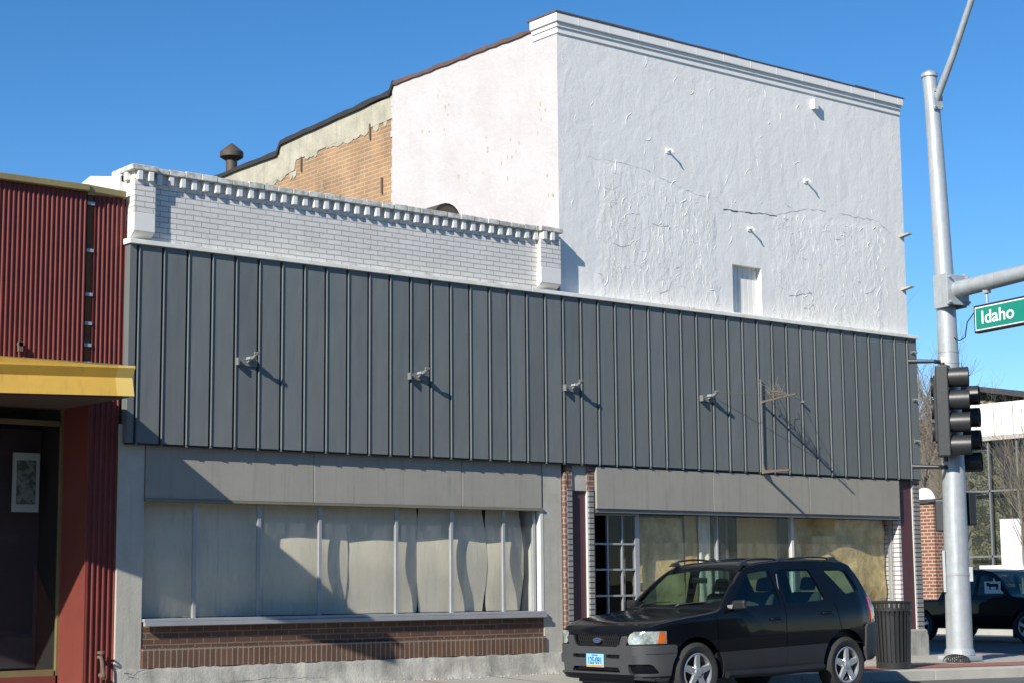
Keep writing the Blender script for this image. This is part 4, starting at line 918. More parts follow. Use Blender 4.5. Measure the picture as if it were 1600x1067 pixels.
def pedbox(label, c, az, h=.46):
    d = Vector((math.sin(az), math.cos(az), 0)); s_ = Vector((d.y,-d.x,0)); t = thing('pedestrian_signal', label, 'pedestrian signal', c, 'pedestrian signals on the pole'); c = Vector(c)
    def P(a,b,z): return c+s_*a+d*b+Vector((0,0,z))
    MB().hexa([P(-.22,-.08,-h/2),P(.22,-.08,-h/2),P(.22,.08,-h/2),P(-.22,.08,-h/2)],[P(-.22,-.08,h/2),P(.22,-.08,h/2),P(.22,.08,h/2),P(-.22,.08,h/2)]).build('housing','black_metal',t,bevel=.02)
    MB().hexa([P(-.22,.08,h/2-.03),P(.22,.08,h/2-.03),P(.22,.2,h/2-.03),P(-.22,.2,h/2-.03)],[P(-.22,.08,h/2),P(.22,.08,h/2),P(.22,.2,h/2),P(-.22,.2,h/2)]).build('hood','black_metal',t)
    MB().tube([P(0,-.08,0),Vector((px_,py_,c.z))], .03, 8).build('mount','black_metal',t)
pp = on_pole(2.6)
pedbox('black pedestrian signal box on the right side of the pole', Vector((pp.x,pp.y,2.52))+vr*.12+vw*.30, R(95), .52)
pedbox('black pedestrian signal box peeking out left of the pole', Vector((pp.x,pp.y,2.42))-vr*.20+vw*.30, R(330), .5)
o = MB().box(-.02,.02,-.12,.12,-.32,.32).build('edge_on_sign','galv'); o.location = Vector((pp.x,pp.y,1.55))-vr*.20; o.rotation_euler.z = R(-52); tag(o, 'pale narrow sign seen edge-on against the left of the pole', 'sign')
o = MB().box(-.03,.03,-.06,.06,-.11,.11).build('push_button','galv'); o.location = Vector((pp.x,pp.y,1.50))+vr*.20; o.rotation_euler.z = R(-52); tag(o, 'small crossing push button box on the right of the pole', 'push button')

# ============================================================ CARS
def lerp_tab(t, x):
    if x <= t[0][0]: return t[0][1]
    for (a, b), (c, d) in zip(t[:-1], t[1:]):
        if x <= c: s_ = (x-a)/(c-a); s2 = s_*s_*(3-2*s_); k = .5; return b+(d-b)*(s_*(1-k)+s2*k)
    return t[-1][1]
class Car:
    """lofted body: stations along x, rings in (v, z); local frame, x rearwards, origin below front axle"""
    def __init__(s, xs, T, B, P, TW, rad=.06): s.xs, s.T, s.B, s.P, s.TW, s.rad = xs, T, B, P, TW, rad
    def hw(s, x, z): return lerp_tab(s.P, x)*lerp_tab(s.TW, z)
    def ring(s, x, off):
        T = lerp_tab(s.T, x)+off; B = lerp_tab(s.B, x)-off; pts = []; n = 14
        rc = min(s.rad, (T-B)*.3)+off*0
        zt = T-rc
        right = []
        for i in range(n+1):
            z = B+.05+(zt-B-.05)*i/n; right.append((s.hw(x, z)+off, z))
        wt = s.hw(x, zt)+off
        nc = 6
        for i in range(1, nc+1):
            a = math.pi/2*i/nc; right.append((wt-rc*1.6*(1-math.cos(a)), zt+rc*.82*math.sin(a)))
        crown = []
        we, ze = right[-1]
        for i in range(1, 8): t = i/8; crown.append((we*(1-t), ze+rc*.18*(1-(1-t)**2)))
        right = [(0, B), (right[0][0]*.5, B), (right[0][0]-.04, B)]+right+crown+[(0, T)]
        left = [(-v, z) for v, z in right[1:-1]][::-1]
        return [Vector((x, v, z)) for v, z in right+left]
    def shell(s, off, inner=None):
        m = MB(); m.keep = True
        for o_, inv in ((off, False),)+(((inner, True),) if inner is not None else ()):
            xs = [min(max(x, s.xs[0]-o_), s.xs[-1]+o_) for x in s.xs]; xs[0] = s.xs[0]-o_; xs[-1] = s.xs[-1]+o_
            base = len(m.v); n = None
            for i, x in enumerate(xs):
                r_ = s.ring(s.xs[i], o_); n = len(r_)
                for q in r_: m.v.append(Vector((x, q.y, q.z)))
            fs = []
            for i in range(len(xs)-1):
                for k in range(n): a = base+i*n+k; b = base+i*n+(k+1) % n; fs.append((a, b, b+n, a+n))
            e = base+(len(xs)-1)*n
            fs.append(tuple(base+k for k in range(n))[::-1]); fs.append(tuple(e+k for k in range(n)))
            if inv: fs = [f[::-1] for f in fs]
            m.f += fs
        # orientation check: make outward
        return m
def orient(m):
    me = bpy.data.meshes.new('o'); me.from_pydata(m.v, [], m.f); bm = bmesh.new(); bm.from_mesh(me); v = bm.calc_volume(signed=True); bm.free(); bpy.data.meshes.remove(me)
    if v < 0: m.f = [f[::-1] for f in m.f]
    return m
def merge(*ms):
    r_ = MB()
    for k in ms: r_.add(k.v, k.f)
    return r_
def place(me, name, mat, parent, smooth=32):
    return finish(name, me, mat, parent, smooth)
def wheel(parent, x, v, z, r_, rr_, side, spokes=5, mats=('rubber','rim')):
    """side -1: outer face towards -v"""
    w_ = bpy.data.objects.new('wheel', None); COL.objects.link(w_); w_.parent = parent; w_.location = (x, v, z)
    ax = (0, side, 0)
    def fin(m, name, mat, sm=35):
        me = bpy.data.meshes.new(name); me.from_pydata(m.v, [], m.f); bm = bmesh.new(); bm.from_mesh(me); bmesh.ops.recalc_face_normals(bm, faces=bm.faces); bm.to_mesh(me); bm.free(); return finish(name, me, mat, w_, sm)
    h = .11
    fin(MB().lathe([(rr_+.012,h-.012),(rr_+.03,h+.0),(r_-.05,h+.004),(r_-.015,h-.02),(r_,h-.05),(r_,-h+.05),(r_-.015,-h+.02),(r_-.05,-h),(rr_,-h)], (0,0,0), ax, 48), 'tyre', mats[0])
    fin(MB().lathe([(rr_+.014,h-.008),(rr_+.004,h-.002),(rr_-.012,h-.012),(rr_-.022,h-.05),(rr_-.03,-h+.02)], (0,0,0), ax, 48), 'rim', mats[1])
    fin(MB().lathe([(rr_-.02,-.01),(.0,-.01)], (0,0,0), ax, 32), 'brake_disc', 'rim_dark')
    m = MB(); s_ = side
    for k in range(spokes):
        a = 2*math.pi*k/spokes+.3; ca, sa = math.cos(a), math.sin(a)
        def Q(r1, w1, hh): return (r1*ca-w1*sa, s_*hh, r1*sa+w1*ca)
        b = [Q(.035,-.046,h-.035),Q(.035,.046,h-.035),Q(rr_-.005,.040,h-.022),Q(rr_-.005,-.040,h-.022)]
        t = [Q(.035,-.036,h-.008),Q(.035,.036,h-.008),Q(rr_-.008,.027,h-.006),Q(rr_-.008,-.027,h-.006)]
        m.hexa(b, t)
    fin(m, 'spokes', mats[1], 30)
    fin(MB().lathe([(.0,h+.006),(.045,h+.004),(.058,h-.01),(.06,h-.04)], (0,0,0), ax, 24), 'hub_cap', mats[1])
    return w_

# ---- black SUV -------------------------------------------------
SX, SYC, ZB = 14.85, 16.08, 0.0
suv = thing('parked_suv', 'black compact suv with grey bumpers parked at the kerb before the shops', 'car', (SX, SYC, ZB))
body0 = bpy.data.objects.new('body_rig', None)
T_ = [(-.78,.80),(-.765,.845),(-.73,.885),(-.65,.935),(-.50,.98),(-.3,1.015),(-.05,1.045),(.2,1.07),(.40,1.095),(.47,1.125),(.54,1.185),(.64,1.28),(.76,1.385),(.90,1.495),(1.02,1.575),(1.12,1.62),(1.3,1.655),(1.7,1.685),(2.2,1.69),(2.6,1.68),(2.85,1.66),(2.98,1.62),(3.06,1.53),(3.16,1.36),(3.26,1.18),(3.32,1.10),(3.38,.95),(3.41,.85),(3.42,.78)]
B_ = [(-.78,.42),(-.73,.34),(-.45,.30),(0,.28),(2.9,.28),(3.2,.40),(3.42,.45)]
P_ = [(-.78,.60),(-.765,.645),(-.73,.70),(-.66,.765),(-.57,.815),(-.44,.85),(-.28,.875),(0,.888),(2.6,.888),(2.95,.872),(3.15,.835),(3.3,.775),(3.38,.72),(3.42,.66)]
TW_ = [(.28,.955),(.45,.985),(.70,1.0),(.95,.995),(1.08,.975),(1.15,.945),(1.35,.87),(1.55,.785),(1.70,.74)]
xs = [-.78,-.77,-.755,-.73,-.695,-.66,-.61,-.57,-.5,-.44,-.36,-.28,-.2,-.1,0,.1,.2,.3,.38,.43,.47,.50,.54,.59,.64,.70,.76,.83,.90,.96,1.02,1.07,1.12,1.2,1.3,1.5,1.7,1.95,2.2,2.4,2.6,2.75,2.85,2.92,2.98,3.02,3.06,3.11,3.16,3.21,3.26,3.29,3.32,3.35,3.38,3.395,3.41,3.42]
FX = lambda x: x if x > -.44 else -.44+(x+.44)*.81
car = Car(xs, T_, B_, P_, TW_)
def arch(x, r_=.415, z=.36, vmin=.45):
    pr = [(x+r_*math.cos(math.pi*k/20)*1.0, z+r_*math.sin(math.pi*k/20)) for k in range(21)]+[(x-r_, .0), (x+r_, .0)]
    return merge(MB().prism(pr, 'y', vmin, 1.2), MB().prism(pr, 'y', -1.2, -vmin))
def rnd_poly(pts, r_=.03, n=4):
    out = []
    L_ = len(pts)
    for i in range(L_):
        p0, p1, p2 = Vector(pts[i-1]), Vector(pts[i]), Vector(pts[(i+1) % L_])
        a = p1+(p0-p1).normalized()*min(r_, (p0-p1).length*.4); b = p1+(p2-p1).normalized()*min(r_, (p2-p1).length*.4)
        for k in range(n+1): t = k/n; q = a*(1-t)**2+p1*2*t*(1-t)+b*t*t; out.append((q.x, q.y))
    return out
FW = rnd_poly([(.64,1.12),(.70,1.20),(1.03,1.505),(1.455,1.55),(1.505,1.13)], .035)
RW = rnd_poly([(1.595,1.135),(1.60,1.55),(2.17,1.555),(2.33,1.16)], .035)
QW = rnd_poly([(2.44,1.54),(2.87,1.525),(3.03,1.26),(2.74,1.225)], .04)
def both(poly, v0=.55): return merge(MB().prism(poly, 'y', v0, 1.2), MB().prism(poly, 'y', -1.2, -v0))
# windscreen: trapezoid in plan, cut downwards
WS = rnd_poly([(.56,-.74),(.50,-.38),(.485,0),(.50,.38),(.56,.74),(1.0,.62),(1.05,.3),(1.06,0),(1.05,-.3),(1.0,-.62)], .03, 2)
wsc = MB().prism(WS, 'z', 1.10, 2.0)
def slot(x0, z0, x1, z1, wd=.006, v0=.7):
    d = Vector((x1-x0, z1-z0)).normalized(); n_ = Vector((-d.y, d.x))*wd
    poly = [(x0-n_.x,z0-n_.y),(x1-n_.x,z1-n_.y),(x1+n_.x,z1+n_.y),(x0+n_.x,z0+n_.y)]
    return both(poly, v0)
shell = orient(car.shell(0)); inner_ = orient(car.shell(-.035)); inner_.f = [f[::-1] for f in inner_.f]
sh_ = merge(shell, inner_); sh_.keep = True
RG = MB().prism(rnd_poly([(-.58,1.14),(.58,1.14),(.50,1.52),(-.50,1.52)], .05), 'x', 3.0, 3.8)
cut = [arch(0, .43), arch(2.63, .43), both(FW), both(RW), both(QW), wsc, RG]
me = sh_
for cc in cut:
    me = boolean(me, cc, 'DIFFERENCE')
for cc in (slot(1.53,.42,1.55,1.10), slot(.36,.42,.35,1.06), slot(2.55,.80,2.47,1.12), slot(1.55,1.10,1.53,1.56)):
    me = boolean(me, cc, 'DIFFERENCE')
for sgn in (-1, 1):
    ln_ = [(.44,.73),(.1,.745),(-.3,.715),(-.60,.62)]
    poly = [(x, sgn*(v-.004)) for x, v in ln_]+[(x, sgn*(v+.004)) for x, v in ln_[::-1]]
    me = boolean(me, MB().prism(poly, 'z', .93, 1.4), 'DIFFERENCE')
# grille pocket
gp = MB().prism(rnd_poly([(-.37,.70),(.37,.70),(.41,.835),(-.41,.835)], .04), 'x', -1.0, FX(-.70))
me = boolean(me, gp, 'DIFFERENCE')
tilt = bpy.data.objects.new
BD = place(me, 'body', 'car_paint', suv)
def skin(off, th, region, name, mat, parent, cuts=(), smooth=32):
    a = orient(car.shell(off)); b = orient(car.shell(off-th)); b.f = [f[::-1] for f in b.f]; s_ = merge(a, b); s_.keep = True
    me = boolean(s_, region, 'INTERSECT')
    for c_ in cuts: me = boolean(me, c_, 'DIFFERENCE')
    return place(me, name, mat, parent, smooth)
def oneside(poly, sgn, v0=.5): return MB().prism(poly, 'y', *((v0, 1.2) if sgn > 0 else (-1.2, -v0)))
for sgn in (-1, 1):
    skin(-.012, .006, oneside(FW, sgn), 'door_window', 'car_glass', suv); skin(-.012, .006, oneside(RW, sgn), 'door_window', 'car_glass', suv); skin(-.012, .006, oneside(QW, sgn), 'quarter_window', 'car_glass', suv)
skin(-.008, .006, wsc, 'windscreen', 'car_glass', suv); skin(-.010, .006, RG, 'rear_window', 'car_glass', suv)
# grey plastic: front bumper with posts round the grille, rear bumper, door cladding
fbp = merge(MB().prism([(-1.2,.20),(-.30,.20),(-.33,.70),(-.36,.715),(-1.2,.715)], 'y', -1.2, 1.2))
hole = [MB().prism(rnd_poly([(-.43,.40),(.43,.40),(.40,.46),(-.40,.46)], .02), 'x', -1.2, -.6),
        MB().prism(rnd_poly([(-.42,.56),(-.18,.56),(-.18,.605),(-.42,.605)], .015), 'x', -1.2, -.6), MB().prism(rnd_poly([(.18,.56),(.42,.56),(.42,.605),(.18,.605)], .015), 'x', -1.2, -.6),
        MB().prism(rnd_poly([(-.84,.39),(-.58,.39),(-.56,.50),(-.80,.50)], .03), 'x', -1.2, -.4), MB().prism(rnd_poly([(.84,.39),(.58,.39),(.56,.50),(.80,.50)], .03), 'x', -1.2, -.4), arch(0, .42),
        MB().prism(rnd_poly([(-.37,.695),(.37,.695),(.41,.90),(-.41,.90)], .03), 'x', -1.2, FX(-.70)), slot(-.70,.613,-.36,.613,.003,.3)]
FB = skin(.022, .05, fbp, 'front_bumper', 'clad', suv, hole)
skin(.040, .03, MB().prism([(-1.2,.36),(-.28,.36),(-.30,.60),(-1.2,.60)], 'y', -1.2, 1.2), 'bumper_band', 'clad', FB, hole[:7]).location = (0,0,0)
for sgn in (-1, 1):
    pst = MB().prism([(sgn*.385,.69),(sgn*.50,.69),(sgn*.55,.80),(sgn*.50,.825),(sgn*.435,.815)], 'x', -1.0, FX(-.70)); skin(.016, .03, pst, 'grille_post', 'clad', FB)
for (a_, b_) in ((.38,1.524),(1.532,2.27)):
    for sgn in (-1,1):
        z_ = lambda x: .595+(x-.4)*.0162
        skin(.012, .02, MB().prism([(a_,.30),(a_,z_(a_)),(b_,z_(b_)),(b_,.30)], 'y', *((.5,1.2) if sgn > 0 else (-1.2,-.5))), 'door_cladding', 'clad_rocker', suv, [arch(0,.435), arch(2.63,.435)])
skin(.03, .05, MB().prism([(3.0,.38),(3.03,.80),(3.08,.84),(3.7,.84),(3.7,.38)], 'y', -1.2, 1.2), 'rear_bumper', 'clad', suv, [arch(2.63,.41)])
for sgn in (-1, 1):
    m = MB().tube([(.46,sgn*.90,.33),(1.3,sgn*.91,.325),(2.15,sgn*.90,.34)], [.045,.05,.045], 12); m.v = [v+Vector((SX,SYC,ZB)) for v in m.v]; m.build('side_step', 'black_pl', suv, smooth=50)
def loc(m): m.v = [v+Vector((SX,SYC,ZB)) for v in m.v]; return m
# lamps
for sgn in (-1, 1):
    hl = MB().prism([(sgn*.56,.725),(sgn*1.0,.735),(sgn*1.0,.875),(sgn*.60,.872),(sgn*.55,.84),(sgn*.54,.76)], 'x', -1.0, -.46)
    H_ = skin(.010, .03, hl, 'headlight', 'lamp', suv)
    skin(.0135, .01, MB().prism([(-.58,.735),(-.475,.742),(-.47,.80),(-.50,.868),(-.55,.868)], 'y', *((.5,1.2) if sgn > 0 else (-1.2,-.5))), 'indicator', 'amber', H_)
    tl = MB().prism([(3.20,.86),(3.7,.86),(3.7,1.18),(3.17,1.18)], 'y', *((.45,1.2) if sgn > 0 else (-1.2,-.45)))
    Tl = skin(.010, .03, tl, 'tail_light', 'red_lens', suv)
    skin(.014, .01, MB().prism([(3.2,.92),(3.7,.92),(3.7,1.05),(3.2,1.05)], 'y', *((.45,1.2) if sgn > 0 else (-1.2,-.45))), 'indicator', 'amber', Tl)
    skin(.014, .01, MB().prism([(3.2,.862),(3.7,.862),(3.7,.917),(3.2,.917)], 'y', *((.45,1.2) if sgn > 0 else (-1.2,-.45))), 'reverse_lamp', 'lamp', Tl)
# grille mesh, badge, plate
gm = MB(); gm.box(-.745,-.72,-.40,.40,.66,.85)
for k in range(21):
    y = -.39+k*.039; gm.hexa([(-.765,y,.69),(-.765,y+.008,.69),(-.748,y+.008,.69),(-.748,y,.69)], [(-.765,y+.07,.84),(-.765,y+.078,.84),(-.748,y+.078,.84),(-.748,y+.07,.84)]) if y < .33 else None
    if y > -.33: gm.hexa([(-.763,y,.69),(-.763,y+.008,.69),(-.750,y+.008,.69),(-.750,y,.69)], [(-.763,y-.07,.84),(-.763,y-.062,.84),(-.750,y-.062,.84),(-.750,y-.07,.84)])
GR = loc(gm).build('grille', 'black_pl', suv)
def ell(m, x0, x1, cy, cz, ry, rz, n=24): m.prism([(cy+ry*math.cos(2*math.pi*k/n), cz+rz*math.sin(2*math.pi*k/n)) for k in range(n)], 'x', x0, x1); return m
bd_ = loc(ell(MB(), -.797,-.768,0,.765,.070,.031)).build('badge', 'chrome', suv); loc(ell(MB(), -.801,-.7975,0,.765,.063,.025)).build('badge_face', 'emblem', bd_)
for sgn in (-1,): 
    loc(MB().tube([(-.8015,-.045,.765),(-.8025,.045,.765)], .004, 5)).build('badge_script', 'chrome', bd_)
PLT = loc(MB().box(-.836,-.826,-.155,.155,.455,.610)).build('number_plate', 'plate', suv, bevel=.003)
loc(MB().box(-.838,-.8362,-.150,.150,.460,.482)).build('plate_band', 'plate_red', PLT)
rp = Matrix(((0,0,-1,0),(-1,0,0,0),(0,1,0,0),(0,0,0,1)))
text_part('plate_number', '125\u00b7091', 'plate_ink', PLT, (SX-.8375,SYC,.528), rp, .098, .0006, (.80,1.15))
text_part('plate_name', 'NEVADA', 'plate_ink', PLT, (SX-.8375,SYC,.592), rp, .026, .0005)
loc(MB().box(-.73,-.66,-.6,.6,.36,.66)).build('bumper_core', 'black_pl', suv)
for sgn in (-1,1): loc(MB().lathe([(.0,.0),(.05,.0)], (-.70,sgn*.66,.445), (-1,0,0), 16)).build('fog_lamp', 'lamp', suv)
# underbody, dashboard, seats, steering wheel
loc(MB().box(-.66,3.25,-.50,.50,.26,.62).box(.42,2.2,-.82,.82,.30,.45).box(-.60,-.45,-.78,.78,.3,.68).box(.40,.45,-.80,.80,.3,.95).box(2.18,2.22,-.80,.80,.3,.95).box(3.20,3.25,-.7,.7,.4,.9)).build('underbody', 'black_pl', suv)
loc(MB().prism([(.46,1.00),(.54,1.09),(.86,1.07),(.94,.98),(.86,.8),(.46,.8)], 'y', -.72, .72)).build('dashboard', 'black_pl', suv, bevel=.02)
loc(MB().box(.45,3.1,-.80,.80,.60,.64).box(2.3,3.15,-.78,.78,.64,.95)).build('cabin_floor', 'black_pl', suv)
def seat(x, v, wd=.48):
    m = MB().hexa([(x,v-wd/2,.66),(x+.5,v-wd/2,.64),(x+.5,v+wd/2,.64),(x,v+wd/2,.66)], [(x,v-wd/2,.84),(x+.5,v-wd/2,.80),(x+.5,v+wd/2,.80),(x,v+wd/2,.84)])
    m.hexa([(x+.40,v-wd/2,.76),(x+.54,v-wd/2,.76),(x+.54,v+wd/2,.76),(x+.40,v+wd/2,.76)], [(x+.60,v-wd*.42,1.26),(x+.69,v-wd*.42,1.26),(x+.69,v+wd*.42,1.26),(x+.60,v+wd*.42,1.26)])
    s_ = loc(m).build('seat', 'seat', suv, bevel=.05, seg=4)
    loc(MB().hexa([(x+.62,v-.12,1.28),(x+.72,v-.12,1.28),(x+.72,v+.12,1.28),(x+.62,v+.12,1.28)], [(x+.65,v-.10,1.45),(x+.73,v-.10,1.45),(x+.73,v+.10,1.45),(x+.65,v+.10,1.45)])).build('headrest', 'seat', s_, bevel=.04, seg=4)
seat(1.02,-.37); seat(1.02,.37); seat(1.84,-.37,.6); seat(1.84,.37,.6)
loc(MB().lathe([(.165,-.015),(.185,0),(.165,.015),(.150,0)], (.94,-.37,1.03), (1,0,.45), 28, closed=True).tube([(.80,-.37,.96),(.94,-.37,1.03)], .03, 8)).build('steering_wheel', 'black_pl', suv, smooth=50)
loc(MB().box(.92,.95,-.13,.13,1.40,1.47)).build('mirror_inside', 'black_pl', suv, bevel=.01)
# outside mirrors, handles, wipers, roof rails
for sgn in (-1,1):
    mm = loc(MB().hexa([(.60,sgn*.86,1.08),(.69,sgn*.87,1.08),(.69,sgn*1.06,1.09),(.64,sgn*1.06,1.09)], [(.60,sgn*.86,1.19),(.69,sgn*.87,1.20),(.69,sgn*1.05,1.21),(.63,sgn*1.05,1.20)])).build('door_mirror', 'black_pl', suv, bevel=.035, seg=4)
    loc(MB().hexa([(.53,sgn*.80,1.09),(.64,sgn*.80,1.09),(.66,sgn*.90,1.10),(.58,sgn*.90,1.10)], [(.53,sgn*.80,1.14),(.62,sgn*.80,1.14),(.65,sgn*.90,1.15),(.60,sgn*.90,1.15)])).build('mirror_stalk', 'black_pl', mm)
    for hx, hz in ((1.34,.955),(2.28,1.0)):
        loc(MB().hexa([(hx-.09,sgn*.87,hz-.02),(hx+.09,sgn*.87,hz-.015),(hx+.09,sgn*.915,hz-.012),(hx-.08,sgn*.915,hz-.017)], [(hx-.09,sgn*.87,hz+.02),(hx+.09,sgn*.87,hz+.025),(hx+.09,sgn*.91,hz+.02),(hx-.08,sgn*.91,hz+.015)])).build('door_handle', 'car_paint', suv, bevel=.01)
    v_ = sgn*.60; rl = MB()
    for (xa, xb) in ((1.10,1.74),(1.80,2.72)):
        pts = [(xa+(xb-xa)*k/10, v_, 1.655+.036*math.sin(math.pi*(k/10))**.5+.01*((xa+(xb-xa)*k/10)-1)/1.5) for k in range(11)]; rl.tube(pts, .013, 8)
    R_ = loc(rl).build('roof_rail', 'black_metal', suv, smooth=50)
    for hx, hz in ((1.10,1.61),(1.77,1.65),(2.72,1.645)): loc(MB().hexa([(hx-.10,v_-.03,hz),(hx+.10,v_-.03,hz),(hx+.10,v_+.03,hz),(hx-.10,v_+.03,hz)], [(hx-.04,v_-.02,hz+.055),(hx+.04,v_-.02,hz+.055),(hx+.04,v_+.02,hz+.055),(hx-.04,v_+.02,hz+.055)])).build('rail_foot', 'black_metal', R_, bevel=.008)
loc(MB().tube([(1.535,-.80,1.13),(1.525,-.755,1.50)], .008, 6)).build('window_trim', 'chrome', suv)
for v0, v1 in ((-.05,-.55),(.60,.12)):
    pts = [(.46,v0,1.125),(.49,v0-.03,1.15),(.52,(v0+v1)/2,1.172),(.53,v1,1.182)]
    loc(MB().tube(pts, [.012,.009,.008,.006], 6)).build('wiper', 'black_pl', suv)
loc(MB().tube([(.30,.70,1.06),(.34,.71,1.75)], .0035, 5)).build('antenna', 'black_pl', suv)
for x in (0, 2.63):
    for sgn in (-1,1): wheel(suv, x, sgn*.775, .357, .357, .215, sgn)
# pitch the sprung body a touch (the road climbs to the right): every part but the wheels
for o in kids(suv):
    if not o.name.startswith('wheel'): o.rotation_euler.y = R(-.8); o.location.z += -.018

# ---- dark pickup on the side street ---------------------------
def pickup():
    global car
    P0 = Vector((33.75+.88, 24.12, 0.0))
    pk = thing('pickup_truck', 'dark pickup truck in the shade on the side street beyond the signal pole', 'pickup', P0)
    T2 = [(-.85,.80),(-.80,.92),(-.6,.99),(0,1.03),(.35,1.06),(.42,1.08),(.9,1.52),(1.05,1.62),(1.3,1.66),(1.8,1.67),(2.05,1.64),(2.15,1.55),(2.40,1.03),(2.44,.98),(4.0,.96),(4.02,.90)]
    B2_ = [(-.85,.45),(-.5,.36),(0,.34),(3.5,.36),(4.02,.5)]
    P2 = [(-.85,.72),(-.7,.80),(-.3,.86),(0,.88),(3.9,.88),(4.02,.84)]
    TW2 = [(.34,.97),(.6,1.0),(.95,.99),(1.1,.95),(1.6,.78),(1.7,.74)]
    xs2 = [-.85,-.83,-.80,-.7,-.6,-.4,-.2,0,.2,.35,.38,.42,.5,.6,.7,.8,.9,.97,1.05,1.15,1.3,1.5,1.7,1.8,1.95,2.05,2.1,2.15,2.2,2.3,2.40,2.42,2.44,2.7,3.1,3.5,3.9,4.0,4.02]
    car = Car(xs2, T2, B2_, P2, TW2, .05)
    a = orient(car.shell(0)); b = orient(car.shell(-.04)); b.f = [f[::-1] for f in b.f]; s_ = merge(a, b); s_.keep = True
    me = s_; F2 = rnd_poly([(.58,1.08),(.95,1.48),(1.32,1.55),(1.34,1.06)], .04); R2 = rnd_poly([(1.42,1.06),(1.40,1.55),(1.98,1.53),(2.14,1.10)], .04)
    for cc in (arch(0,.42,.36), arch(2.95,.42,.36), both(F2,.5), both(R2,.5), MB().prism([(.46,-.66),(.44,0),(.46,.66),(.98,.6),(1.0,0),(.98,-.6)], 'z', 1.07, 2)): me = boolean(me, cc, 'DIFFERENCE')
    parts = [place(me, 'body', 'car_paint', pk)]
    for poly in (F2, R2):
        for sgn in (-1,1): parts.append(skin(-.012,.006,oneside(poly,sgn,.5),'door_window','car_glass',pk))
    parts.append(skin(-.01,.006,MB().prism([(.46,-.66),(.44,0),(.46,.66),(.98,.6),(1.0,0),(.98,-.6)], 'z', 1.07, 2),'windscreen','car_glass',pk))
    def raw(m, n, mat):
        me = bpy.data.meshes.new(n); me.from_pydata(m.v, [], m.f); o = finish(n, me, mat, pk); parts.append(o); return o
    raw(MB().box(.3,3.9,-.5,.5,.3,.7).box(.5,2.2,-.8,.8,.6,.65).box(2.1,2.15,-.8,.8,.6,1.5).box(-.6,.4,-.5,.5,.3,.9), 'underbody', 'black_pl')
    raw(MB().box(.35,.40,-.84,-.60,.12,.5).box(3.38,3.42,-.84,-.60,.12,.5), 'mud_flap', 'black_pl')
    for x in (.95,1.75): raw(MB().box(x+.3,x+.42,-.62,-.2,.7,1.25).box(x+.3,x+.42,.2,.62,.7,1.25), 'seat', 'seat')
    # white sticker with a black cow outline in the front side window
    st = raw(MB().box(.66,1.10,-.855,-.852,1.11,1.38), 'window_sticker', 'sign_white')
    raw(MB().box(.74,.98,-.859,-.856,1.26,1.33).box(.96,1.04,-.859,-.856,1.27,1.355).box(.75,.785,-.859,-.856,1.19,1.27).box(.93,.965,-.859,-.856,1.19,1.27).box(.72,.742,-.859,-.856,1.21,1.32), 'sticker_mark', 'black_pl')
    for x in (0,2.95):
        for sgn in (-1,1): wheel(pk, x, sgn*.76, .37, .37, .22, sgn)
    return pk
pk = pickup()
# local +x is rearwards; the truck faces -y so rearwards is +y; its local -v side must face -x
pk.rotation_euler = (0,0,R(90))
for o in kids(pk):       # mirror lateral sense: local -v now points to +x, so flip the sticker side
    if o.name.startswith(('window_sticker','sticker_mark','mud_flap')): o.scale.y = -1

# ============================================================ ACROSS THE SIDE STREET
BP = thing('brick_gate_pillar', 'red brick pillar with dark cap across the side street', 'pillar', (42, 33.3, .12))
MB().box(42,42.75,33.05,33.58,.12,3.66).build('shaft', 'far_brick', BP)
MB().box(41.93,42.8,33.0,33.65,3.66,3.78).build('cap', 'dark_roof', BP)
AR = MB().prism([(34.1+.38*math.cos(math.pi*k/16), 3.70+.48*math.sin(math.pi*k/16)) for k in range(17)], 'x', 42.9, 43.0).box(42.9,43.0,34.1,34.4,.12,3.7).build('arched_sign', 'sign_white')
tag(AR, 'white half-round sign board behind the top of the brick pillar', 'sign')
OB = thing('office_building', 'low office building with cream panel band and dark glass beyond the side street', 'building', (50, 36, .12))
y0, y1 = 28.0, 38.5
MB().add([(50.3,y0,.1),(50.3,38.0,.1),(50.3,38.0,8.0),(50.3,y0,6.0),(50.6,y0,.1),(50.6,38.0,.1),(50.6,38.0,8.0),(50.6,y0,6.0)], [(0,1,2,3),(7,6,5,4),(3,2,6,7),(1,5,6,2)]).build('stone_gable', 'stone', OB)
MB().hexa([(49.9,y0,6.05-.02),(62,y0,6.05-.02),(62,38.1,7.98),(49.9,38.1,7.98)], [(49.9,y0,6.25),(62,y0,6.25),(62,38.1,8.14),(49.9,38.1,8.14)]).build('roof_edge', 'dark_roof', OB)
c = MB(); ys = [37.35,36.62,35.85,35.08,34.3,33.5,32.7]
for a, b in zip([38.05]+ys, ys): c.box(49.95,50.12,b+.02,a-.02,6.25,7.36)
c.build('panel_band', 'cream_panel', OB); MB().box(50.0,50.1,32,38.0,6.22,7.37).build('panel_joints', 'maroon', OB)
MB().box(49.9,50.2,32,38.1,6.10,6.235).build('band_sill', 'concrete', OB)
for y in (36.95,35.8,34.6,33.4): MB().box(50.0,50.12,y-.03,y+.03,.12,6.1).build('mullion', 'alu_dark', OB)
for z in (2.2, 4.4): MB().box(50.0,50.1,32,38.0,z-.03,z+.03).build('transom', 'alu_dark', OB)
MB().add([(50.08,32,.12),(50.08,38.0,.12),(50.08,38.0,6.1),(50.08,32,6.1)], [(0,1,2,3)]).build('pane', 'dark_glass', OB)
MB().prism([(32,3.3),(36.0,3.3),(36.9,6.1),(32,6.1)], 'x', 50.2, 50.3).build('dark_backing', 'dark_in', OB)  # dark sheet with a slanted edge behind the upper panes
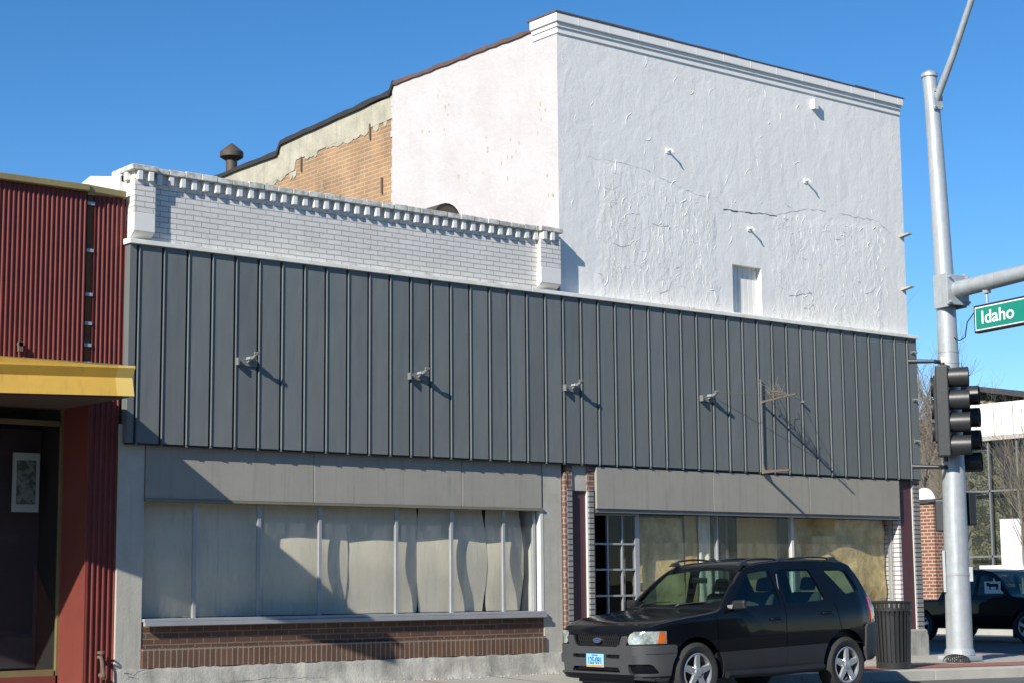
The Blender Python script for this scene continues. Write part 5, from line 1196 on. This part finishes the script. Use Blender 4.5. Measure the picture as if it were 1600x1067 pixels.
MB().box(49.6,49.7,35.5,36.3,1.9,3.42).box(49.6,49.75,35.4,37.2,1.75,1.9).build('white_sign_boards', 'sign_white')
o = bpy.data.objects['white_sign_boards']; tag(o, 'white upright sign board standing before the office window at the right edge', 'sign board')
# row of shops on the near side of the road, behind the viewer: only seen mirrored in glass and paint
OP = thing('opposite_shops', 'brick shop row facing the grey siding from the near side of the road', 'building', (10,-16,0))
MB().box(-35,48,-26,-16,0,7.5).build('wall', 'brown_brick', OP)
MB().box(-35.1,48.1,-26,-15.9,7.5,7.8).build('coping', 'concrete', OP)
c = MB(); 
for k in range(14): x = -33+k*5.8; MB().box(x,x+4.2,-16.02,-15.97,.6,2.8).build('window', 'dark_in', OP); MB().box(x-.1,x+4.3,-16.6,-15.98,2.95,3.15).build('awning', 'cream', OP)
struct(MB().box(-60,200,-18,-12.5,-.1,.15).build('near_sidewalk', 'pave'))
# bare trees and bush
def bare(name, label, base, h, spread, n0, seed, mat, lv=4, r0=.12, cat='tree', up_=.8):
    rnd = random.Random(seed); t = thing(name, label, cat, base); tr = MB(); cr = MB(); base = Vector(base)
    def grow(p0, d, l, r_, k):
        pts = [p0]; q = p0
        for i in range(3):
            d = (d+Vector((rnd.uniform(-1,1),rnd.uniform(-1,1),rnd.uniform(-.3,.8)))*.18).normalized(); q = q+d*l/3; pts.append(q)
        (tr if k == 0 else cr).tube(pts, [r_,r_*.85,r_*.7,r_*.55], (5 if k < 4 else 3) if k else 8, cap=False)
        if k >= lv: return
        for _ in range(rnd.choice((3,3,4))):
            dd = (d+Vector((rnd.uniform(-1,1),rnd.uniform(-1,1),rnd.uniform(-.4,.7)))*spread).normalized(); grow(pts[rnd.choice((1,2,3,3))], dd, l*rnd.uniform(.55,.8), r_*.55, k+1)
    for i in range(n0): grow(base+Vector((rnd.uniform(-.15,.15),rnd.uniform(-.15,.15),0)), Vector((rnd.uniform(-.3,.3),rnd.uniform(-.3,.3),up_)).normalized(), h*.42, r0, 0)
    tr.build('trunk', mat, t); cr.build('crown', mat, t)
    return t
bare('bare_bush', 'pale bare multi-stemmed shrub in front of the office windows', (47.5,33.6,.12), 6.3, .55, 4, 3, 'bark', lv=5, r0=.045, cat='shrub')
bare('bare_tree', 'bare brown tree seen between the corner building and the signal pole', (70,57,.1), 13, .7, 3, 5, 'bark_far', lv=5, r0=.20)
bare('bare_tree', 'lower bare tree growing behind the brick pillar and the bigger tree', (60,46.2,.1), 8, .8, 4, 9, 'bark_far', lv=6, r0=.10)
bare('bare_tree', 'slim bare tree farthest back behind the brick pillar', (84,66,.1), 15, .8, 3, 12, 'bark_far', lv=6, r0=.16)
